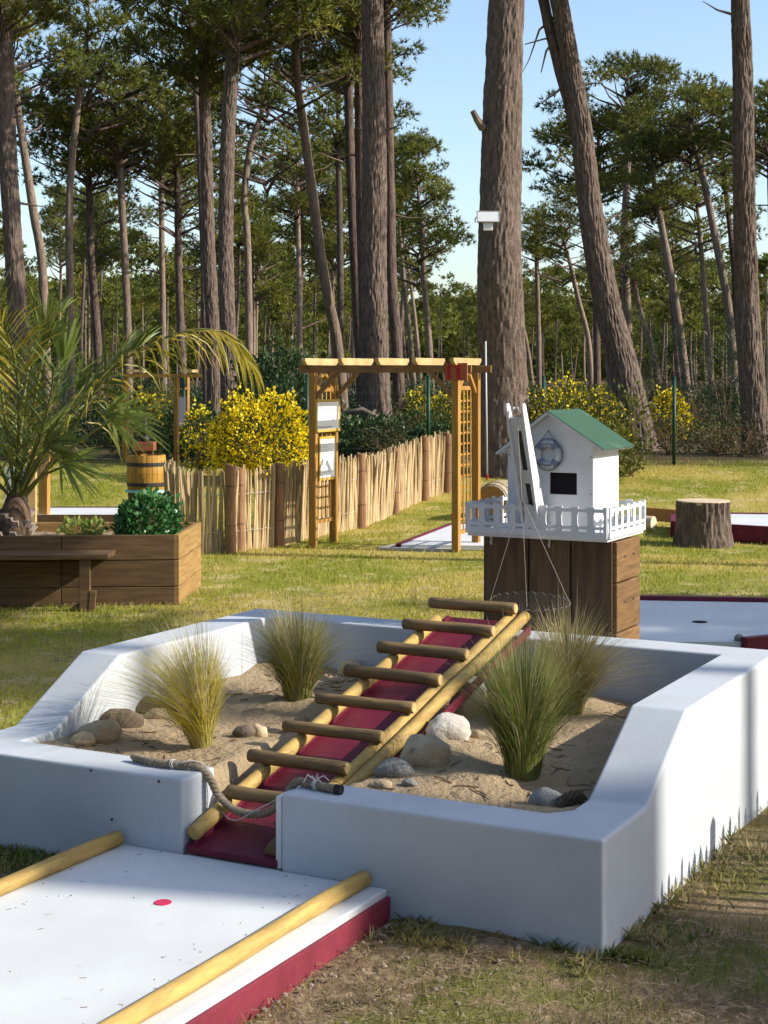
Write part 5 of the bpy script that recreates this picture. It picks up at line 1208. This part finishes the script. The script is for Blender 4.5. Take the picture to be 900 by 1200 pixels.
pine('crooked slim pine with a bowed trunk right of the thickest trunk', [(694, 455), (690, 400), (678, 350), (668, 310)], 66.0, 7, 5, ('tier1', 275, 55), m='bark_lit')
pine('straight slender pine just right of the thickest trunk', [(632, 455), (631, 380), (629, 300)], 68.0, 7, 5, ('round0', 270, 45), m='bark_lit')
pine('lit pine slanting behind the foot of the leaning trunk', [(724, 480), (714, 420), (704, 350), (696, 290)], 48.0, 12, 9, ('sparse0', 250, 60), m='bark_lit')
pine('short slanting pine in the light beside the leaning trunk foot', [(777, 465), (766, 420), (752, 370), (742, 330)], 58.0, 9, 6, ('sparse1', 300, 45), m='bark_lit')
pine('thin slanting pine close to the thickest trunk base', [(626, 455), (620, 420), (612, 375)], 70.0, 6, 4, ('sparse1', 345, 40), m='bark_lit')
pine('pine with a dark crown at the right edge of the view', [(915, 470), (908, 350), (905, 240)], 52.0, 12, 9, ('broad1', 150, 85), stubs=4)
pine('pine with a dense crown low between curved trunks at the right', [(798, 455), (792, 400), (788, 350)], 72.0, 8, 6, ('round1', 270, 62))

# second stem of the forked leaning pine
def fork():
    D = 30.5; C = [at(688, 250, D + .15), at(674, 150, D + .15), at(653, 70, D + .1), at(637, 0, D + .1), at(628, -70, D)]; pts = spline(C, 5); mb = MB(); n = len(pts)
    par = [o for o in bpy.data.objects if o.name.startswith('pine_tree') and 'forked' in o.get('label', '')][0]; org = Vector(par['org'])
    mb.tube(pts, [.125 - .03 * i / n for i in range(n)], 12, jit=.05); mb.build('second_stem', M['bark'], par, org, smooth=True)
    for pth in ([(660, 65), (640, 45), (615, 52)], [(655, 40), (640, 60), (634, 85)], [(650, 20), (632, 35), (620, 70), (612, 85)], [(672, 90), (650, 110), (635, 120)]):
        b = MB(); b.tube([at(x, y, D + .1) for x, y in pth], [.035, .022, .01, .006][:len(pth)], 6); b.build('dead_branch', M['deadwood'], par, org, fix=False)
fork()
def big_stub():
    org = Vector(big['org']); b = MB(); b.tube([at(566, 150, 25.5), at(559, 140, 25.4), at(554, 130, 25.35)], [.07, .06, .045], 8, jit=.1); b.build('dead_branch', M['deadwood'], big, org)
big_stub()
def solar_lamp():
    D = 25.05; c = at(572, 254, D); root = thing('solar_lamp', 'white solar floodlight fixed on the thickest pine trunk', 'lamp', c)
    ax, ay, az = V(1, .0, .0), V(0, .94, -.34), V(0, .34, .94)
    mb = MB(); mb.box(c, ax * .172, ay * .012, az * .085); p = mb.build('light_panel', M['lampwhite'], root, bevel=.006)
    for s in (-1, 1):
        f = MB(); f.box(c + ax * s * .177, ax * .005, ay * .016, az * .095); f.build('frame', M['lampgrey'], p)
        f = MB(); f.box(c + az * s * .090, ax * .182, ay * .016, az * .005); f.build('frame', M['lampgrey'], p)
    mb = MB(); mb.box(c + V(.0, .03, -.155), V(.075, 0, 0), V(0, .04, 0), V(0, 0, .062)); mb.build('control_box', M['lampwhite'], root, bevel=.006)
    mb = MB(); mb.bar(c + V(0, .03, 0), c + V(0, .30, 0), .05, .05); mb.bar(c + V(0, .07, -.15), c + V(0, .30, -.15), .05, .05); mb.build('bracket', M['lampgrey'], root)
    mb = MB(); mb.tube([c + V(-.17, 0, .01), c + V(-.21, 0, -.04), c + V(-.20, .02, -.09)], .008, 6); mb.build('cable_hook', M['hoop'], root)
solar_lamp()

# unseen pines added beside and behind the camera to shade and dim the clearing
def around():
    r = random.Random(77); mb = MB(); mb.tube([V(.12 * math.sin(i), .1 * math.cos(i * 1.3), -.2 + 12.2 * i / 6) for i in range(7)], [.25 - .022 * i for i in range(7)], 9, cap=False, jit=.04)
    o = mb.build('trunk', M['bark'], None, V(0, 0, 0), smooth=True); tm = o.data; bpy.data.objects.remove(o)
    def tree(x, y, H, S, var, tw=1.0, lab='tall pine out of view around the clearing, placed for its shade'):
        g = V(x, y, gz(x, y)); root = thing('pine_tree', lab, 'pine', g, 'pines around the clearing'); zc = H - S * .5; child('trunk', tm, root, (0, 0, 0), (0, 0, r.uniform(0, 6)), (tw, tw, zc / 12.0))
        cm, wm = CR[var]; c = child('crown', cm, root, (0, 0, zc), (0, 0, r.uniform(0, 6)), (S, S, S)); child('branch_wood', wm, c)
    hx, hy = math.sin(SUN_AZ), math.cos(SUN_AZ); tn = math.tan(SUN_EL)
    def shade(sx, sy, zc, S, var, tw=1.0):                 # a pine whose crown shades the ground round (sx, sy)
        d = zc / tn; tree(sx + hx * d, sy + hy * d, zc + S * .5, S, var, tw)
    def trunk_line(sx, sy, d, tw, H=17, var='tier0', S=2.6): tree(sx + hx * d, sy + hy * d, H, S, var, tw)   # a pine whose trunk shadow runs through (sx, sy)
    shade(-2.3, 10.25, 10.0, 1.2, 'round0', .8); shade(-3.4, 10.0, 13.0, 1.1, 'broad1', .8)
    shade(-4.4, 11.6, 9.5, 2.0, 'round0', 1.0); shade(-3.0, 10.5, 12.0, 1.4, 'broad1', .9); shade(-4.9, 11.8, 11.5, 1.6, 'round1', .9); shade(-2.6, 9.9, 9.0, 1.0, 'sparse1', .8)
    shade(3.1, 11.6, 10.0, 1.8, 'round1', .9); shade(2.9, 11.9, 13.0, 1.7, 'broad0', .8)
    trunk_line(1.0, 5.22, 17.0, 1.6, 26)
    trunk_line(1.5, 6.75, 19.0, .5, 27)
    trunk_line(2.6, 16.0, 9.0, .55)
    shade(1.7, 4.4, 7.5, 1.1, 'sparse0', .7); shade(1.2, 4.45, 10.5, 1.0, 'sparse1', .7)
    spots = []
    for _ in range(4000):
        if len(spots) >= 58: break
        x = r.uniform(-40, 48); y = r.uniform(-38, 30)
        if y > 0 and abs(x) < y * .30 + 4.5: continue
        if x * x + y * y < 70: continue
        if x > 0 and -2.0 < y + .2127 * x < 36: continue
        if x > 0 and y > 20: continue
        if any((x - a) ** 2 + (y - b) ** 2 < 20 for a, b in spots): continue
        spots.append((x, y)); S = r.uniform(2.6, 3.8); tree(x, y, r.uniform(12, 17), S, r.choice(list(CR)), r.uniform(.7, 1.2))
around()
# background pines: three trunk shapes, shared crowns
def far_pines():
    tr = []
    for k in range(5):
        mb = MB(); b = random.uniform(-.5, .5); pts = [V(b * math.sin(i / 6 * 2.6) + b * .6 * i / 6, .1 * math.sin(i), -.2 + 12.2 * i / 6) for i in range(7)]
        mb.tube(pts, [.155 - .014 * i for i in range(7)], 7, cap=False, jit=.05); o = mb.build('trunk', M['bark_lit' if k % 3 == 1 else 'bark'], None, V(0, 0, 0), smooth=True); tr.append((o.data, pts[-1])); bpy.data.objects.remove(o)
    r = random.Random(5); placed = []
    bands = [(74, 105, 24, 'mid'), (105, 150, 50, 'far'), (150, 230, 105, 'far')]
    for d0, d1, cnt, nm in bands:
        made = 0; tries = 0
        while made < cnt and tries < 4000:
            tries += 1; D = r.uniform(d0, d1); px = r.uniform(-70, 970)
            if nm == 'mid' and px > 470: continue
            if 525 < px < 612 and D < 170: continue
            if any(abs(px - q) < 7 and abs(D - e) < 14 for q, e in placed): continue
            g = ground_at(px, D); H = r.uniform(12.5, 15.5)
            if nm == 'mid': H = r.uniform(9.5, 14.5)
            if nm == 'far': H = r.uniform(7.5, 14.0)
            if px > 470: H = min(H, 1.9 + (440 - r.uniform(255, 330)) / F * D)
            placed.append((px, D)); me, top = r.choice(tr); cm, wm = r.choice(FARC) if D > 95 else CR[r.choice(list(CR))]
            lab = 'slender pine standing deep in the wood'
            root = thing('pine_tree', lab, 'pine', g, 'slender pines deep in the wood'); S = r.uniform(2.0, 3.1); zc = H - S * .75; rz = r.uniform(-1, 1); sc = zc / 12.0
            sx = r.uniform(.6, 1.0); rot = r.uniform(0, 6.28); child('trunk', me, root, (0, 0, 0), (0, 0, rot), (sx, sx, sc))
            tp = Matrix.Rotation(rot, 3, 'Z') @ V(top.x * sx, top.y * sx, 0)
            c = child('crown', cm, root, (tp.x, tp.y, zc), (0, 0, r.uniform(0, 6.28)), (S, S, S * r.uniform(.8, 1.15))); 
            if D <= 120: child('branch_wood', wm, c)
            made += 1
far_pines()
# unseen foliage ring added to block low sky, then one far mass of woods
def surrounding_wood():
    g = np.random.default_rng(8); vs = []
    for i in range(1500):
        a = g.uniform(R(20), R(340)); rr = g.uniform(48, 62); c = np.array([math.sin(a) * rr, math.cos(a) * rr, .5 + g.random() * 13]); n = 22; d = g.normal(size=(n, 3)); d /= np.linalg.norm(d, axis=1)[:, None]
        pos = c + d * g.random((n, 1)) ** .5 * np.array([2.2, 2.2, 1.4]); vs.append(tri_needles(pos, d + np.array([0, 0, .5]), 4, .9, .16, g))
    o = np_mesh('surrounding_wood', np.concatenate(vs), 3, M['needle']); tag(o, 'unseen ring of pine foliage added round the clearing to block low sky', 'woodland', kind='stuff')
surrounding_wood()
def distant_wood():
    g = np.random.default_rng(3); vs = []; mi = []
    for i in range(2600):
        D = g.uniform(235, 330); px = g.uniform(-120, 1020); x = (px - CX) / F * D; z0 = 1.1; zmax = 1.9 + (440 - (285 if px > 470 else 240)) / F * D * .55
        c = np.array([x, D, z0 + g.random() * (zmax - z0)]); n = 26; d = g.normal(size=(n, 3)); d /= np.linalg.norm(d, axis=1)[:, None]
        pos = c + d * g.random((n, 1)) ** .5 * np.array([2.4, 2.4, 1.5]); ax = d + np.array([0, 0, .5]); vs.append(tri_needles(pos, ax, 3, 1.1, .28, g))
    o = np_mesh('distant_wood', np.concatenate(vs), 3, M['needle']); tag(o, 'dark mass of trees closing the view beyond the pines', 'woodland', kind='stuff')
distant_wood()

# ------------------------------------------------------------------ shrubs
bush('gorse_bush', 'dense bright yellow flowering bush behind the paling fence', 'bush', 305, 472, 112, 24.6, M['leafgorse'], 4600, .055, M['gorse'], 5200, depth=.7, seed=5, fsize=.05)
bush('gorse_bush', 'small loose yellow flowering sprig left of the bright yellow bush', 'bush', 232, 480, 40, 25.2, M['leafdark'], 900, .05, M['gorse'], 420, depth=.8, seed=6, fsize=.05)
bush('gorse_bush', 'yellow green bush spreading behind the hut roof', 'bush', 668, 458, 118, 25.6, M['leafgorse'], 5200, .06, M['gorse'], 1500, depth=.5, seed=7, fsize=.045)
bush('leafy_shrub', 'loose leafy green shrub rising right of the hut roof', 'shrub', 712, 500, 84, 24.6, M['leafgorse'], 1700, .075, None, 0, depth=.5, seed=8)
bush('leafy_shrub', 'tall thin leafy shoot in front of the leaning pine foot', 'shrub', 738, 452, 50, 25.2, M['leafgorse'], 420, .09, None, 0, depth=.6, seed=9)
bush('evergreen_bush', 'dark evergreen bush above the bright yellow bush left of the pergola', 'bush', 325, 408, 110, 30.0, M['leafdark'], 5200, .085, None, 0, depth=.6, seed=10)
bush('evergreen_bush', 'dark bush in shade left of the bright yellow bush', 'bush', 225, 478, 80, 27.8, M['leafdark'], 2600, .07, None, 0, depth=.7, seed=11)
bush('evergreen_bush', 'dark undergrowth bush seen through the pergola at the broad trunk', 'bush', 425, 492, 130, 28.3, M['leafdark'], 4200, .07, None, 0, depth=.5, seed=12)
bush('evergreen_bush', 'dark low bush between the pergola right post and the broad trunk', 'bush', 510, 498, 80, 28.6, M['leafdark'], 2400, .07, None, 0, depth=.6, seed=13)
bush('gorse_bush', 'pale yellow gorse seen over the right part of the paling fence', 'bush', 540, 464, 80, 36.0, M['leafgorse'], 2000, .08, M['gorse'], 900, depth=.6, seed=14, fsize=.06)
bush('gorse_bush', 'yellow gorse clump behind the left green fence post', 'bush', 490, 462, 50, 38.0, M['leafgorse'], 1400, .08, M['gorse'], 500, depth=.6, seed=15, fsize=.06)
bush('gorse_bush', 'yellow gorse clump between the leaning pine and the right fence post', 'bush', 785, 462, 44, 34.0, M['leafgorse'], 1200, .07, M['gorse'], 900, depth=.6, seed=16, fsize=.06)
bush('gorse_bush', 'dim yellow gorse behind the palm and barrel', 'bush', 165, 466, 66, 31.0, M['leafgorse'], 1800, .07, M['gorse'], 600, depth=.6, seed=17, fsize=.06)
bush('young_pine', 'soft green young pine against the foot of the straight far right trunk', 'young tree', 850, 385, 62, 33.0, M['leafdark'], 3600, .10, None, 0, depth=.8, seed=18, aspect=.12)
bush('young_pine', 'bluish green young pine beyond the right fence post', 'young tree', 782, 378, 60, 46.0, M['leafdark'], 2600, .13, None, 0, depth=.8, seed=19, aspect=.12)
bush('young_pine', 'green young pine right of the leaning trunk', 'young tree', 753, 365, 50, 52.0, M['leafgorse'], 2000, .14, None, 0, depth=.8, seed=20, aspect=.12)
bush('young_pine', 'dark green young pine left of the thickest trunk', 'young tree', 547, 380, 60, 50.0, M['leafgorse'], 2400, .14, None, 0, depth=.8, seed=21, aspect=.12)
def scrub():
    r = random.Random(21); protos = []
    for k, (m, asp, n) in enumerate((('scrub', .25, 700), ('leafdark', .4, 900), ('scrub', .3, 520), ('leafgorse', .35, 700))):
        o = leaf_cloud('foliage', (0, 0, .42), (.75, .75, .5), n, .11, M[m], None, seed=60 + k, aspect=asp, shell=.3); protos.append(o.data); bpy.data.objects.remove(o)
    ws = stems(None, V(0, 0, 0), V(0, 0, .42), (.8, .8, .5), 26, M['twig'], .012); wm = ws.data; bpy.data.objects.remove(ws)
    for i in range(170):
        D = 27.9 + 50 * r.random() ** 1.7; px = r.uniform(-40, 940); g = ground_at(px, D); k = r.choice([0, 0, 1, 2, 3] if px > 600 else [0, 1, 1, 3, 1]); S = r.uniform(.45, 1.05) * (1 if D < 40 else 1.3)
        root = thing('scrub_bush', ['low dry brown scrub growing among the trunks', 'low dark green scrub growing among the trunks', 'thin twiggy scrub growing among the trunks', 'yellowish scrub growing among the trunks'][k], 'bush', g, ['dry brown scrub', 'dark green scrub', 'twiggy scrub', 'yellowish scrub'][k] + ' on the forest floor')
        root.rotation_euler = (0, 0, r.uniform(0, 6)); root.scale = (S, S, S * r.uniform(.7, 1.2)); child('foliage', protos[k], root); child('stem_frame', wm, root)
scrub()
def dead_pile():
    for i, (pth, lab) in enumerate((([(372, 470), (395, 484), (418, 496), (440, 510)], 'long bleached fallen branch at the foot of the broad trunk'), ([(385, 500), (410, 492), (432, 500), (446, 506)], 'short crooked dead branch crossing the bleached fallen one'), ([(398, 486), (425, 480), (450, 492)], 'thin dead branch lying highest on the fallen pile'), ([(400, 515), (425, 500), (440, 480)], 'upright dead stick leaning on the broad trunk'))):
        D = 28.6 + i * .3; mb = MB(); mb.tube([at(x, y, D) for x, y in pth], [.05, .045, .03, .02][:len(pth)], 7, jit=.08); o = mb.build('fallen_branch', M['deadwood'], None, at(*pth[0], D), smooth=True); tag(o, lab, 'branch', 'fallen branches by the broad trunk')
dead_pile()

# ------------------------------------------------------------------ lawn blades, rough grass and litter
def in_box(x, y):
    rel = V(x, y, 0) - C0; t, s = rel.dot(u), rel.dot(v)
    if -.02 < t < TW + .02 and -.02 < s < SW + .02: return True
    if .76 < t < 2.05 and s < .0: return True
    return False
def blades(name, label, n, dlo, dhi, h, w, m, seed, dens=None, pxr=(-40, 940)):
    g = np.random.default_rng(seed); D = np.sqrt(g.uniform(dlo ** 2, dhi ** 2, n)); px = g.uniform(*pxr, n); x = (px - CX) / F * D; keep = np.ones(n, bool)
    for i in range(n):
        if D[i] < 9.5 and in_box(x[i], D[i]): keep[i] = False
        elif dens is not None and not dens(x[i], D[i], g.random()): keep[i] = False
    D = D[keep]; x = x[keep]; n = len(D); z = np.array([gz(a, b) for a, b in zip(x, D)])
    a = g.uniform(0, 6.28, n); hh = h * g.uniform(.5, 1.35, n); ww = w * g.uniform(.6, 1.3, n); ln = g.normal(0, .45, (n, 2)) * hh[:, None]
    p = np.stack([x, D, z - .005], 1); sd_ = np.stack([np.cos(a), np.sin(a) * .4, np.zeros(n)], 1) * ww[:, None] * .5
    tip = p + np.stack([ln[:, 0], ln[:, 1], hh], 1)
    o = np_mesh(name, np.stack([p - sd_, p + sd_, tip], 1).reshape(-1, 3), 3, m); tag(o, label, 'grass', kind='stuff')
blades('lawn_grass', 'short sunlit lawn grass across the clearing', 170000, 7.5, 27.2, .042, .012, M['blade'], 1, lambda x, y, q: q < .35 + .65 * min(1, max(0, noise.noise(V(x * .6, y * .6, 5)) * 1.6 + .5)))
blades('rough_grass', 'rough grass and weeds growing on the bare earth in front of the wall', 60000, 4.4, 8.4, .046, .0046, M['bladedark'], 2, lambda x, y, q: noise.noise(V(x * 2.2, y * 2.2, 9)) + .5 > q * .95)
def weeds():
    g = random.Random(9); vs = []
    for i in range(620):
        if i < 420: t, s = g.uniform(0.0, .76) if g.random() < .55 else -g.random() ** 2 * .25, 0
        else: t, s = g.uniform(2.08, 2.9), 0
        if t < 0: s = g.random() ** 1.6 * 1.6; tt = t - .01
        else: s = -g.random() ** 2 * .22 - .008; tt = t
        if noise.noise(V(tt * 5, s * 5, 2)) < -.12: continue
        p = W(tt, s, 0); p.z = gz(p.x, p.y) + .005
        for k in range(5):
            a = g.uniform(0, 6.28); L = g.uniform(.02, .065); d = V(math.cos(a) * .55, math.sin(a) * .55, 1).normalized(); w = V(-math.sin(a), math.cos(a), 0) * .004
            vs += [p - w, p + w, p + d * L * .6 + w * .8 + V(math.cos(a), math.sin(a), 0) * .004, p + d * L + V(math.cos(a), math.sin(a), 0) * L * .3]
    o = np_mesh('wall_foot_weeds', np.array([tuple(q) for q in vs]), 4, M['bladedark']); tag(o, 'small weeds growing along the foot of the white wall', 'weeds', kind='stuff')
weeds()
def litter():
    g = np.random.default_rng(12); vs = []
    for n, d0, d1, L0, w in ((9000, 4.4, 7.6, .035, .0016), (7000, 7.6, 14, .05, .004)):
        D = np.sqrt(g.uniform(d0 ** 2, d1 ** 2, n)); x = (g.uniform(-30, 930, n) - CX) / F * D; k = np.array([not (b < 9.5 and in_box(a, b)) for a, b in zip(x, D)]); D, x = D[k], x[k]; n = len(D)
        z = np.array([gz(a, b) for a, b in zip(x, D)]) + .022 + g.uniform(0, .012, n); a = g.uniform(0, 6.28, n); L = L0 * g.uniform(.4, 1.4, n)
        p = np.stack([x, D, z], 1); d = np.stack([np.cos(a), np.sin(a), g.normal(0, .12, n)], 1) * L[:, None]; s = np.stack([-np.sin(a), np.cos(a), np.zeros(n)], 1) * w
        vs.append(np.stack([p - s, p + s, p + d + s, p + d - s], 1).reshape(-1, 3))
    o = np_mesh('pine_litter', np.concatenate(vs), 4, M['litter']); tag(o, 'fallen pine needles and straw lying on the bare earth', 'litter', kind='stuff')
litter()
def lane_litter():
    mb = MB(); r = random.Random(14)
    for i in range(70):
        t = r.choice([r.uniform(.93, 1.1), r.uniform(1.7, 1.88), r.uniform(.95, 1.9)]); q = -r.random() ** 1.5 * 2.2 - .01; a = r.uniform(0, 6.28); L = r.uniform(.004, .022); p = W(t, q, DZ + .002)
        if r.random() < .45: mb.tube([p, p + V(math.cos(a), math.sin(a), .03) * L], .0009, 3)
        else: k = r.uniform(.0012, .0035); mb.lathe([(k * .5, -.002), (k, 0), (k * .4, k * .7)], p, 5)
    o = mb.build('lane_debris', M['twig'], None, V(0, 0, 0), fix=False); tag(o, 'scattered pine needles and grit on the white lane', 'debris', kind='stuff')
lane_litter()
def gravel():
    r = random.Random(4); mb = MB()
    for i in range(150):
        k = r.random(); s = -.05 - 1.1 * r.random() ** 1.5; t = .74 - r.random() ** 2 * .5; p = W(t, s, 0); p.z = gz(p.x, p.y) + .025; q = r.uniform(.003, .010)
        mb.lathe([(q * .3, -q * .5), (q, -q * .1), (q * .8, q * .4), (q * .2, q * .6)], p, 6)
    o = mb.build('gravel_chips', M['pebble'], None, V(0, 0, 0), fix=False); tag(o, 'small stone chips and bark bits along the red lane side', 'gravel', kind='stuff')
gravel()
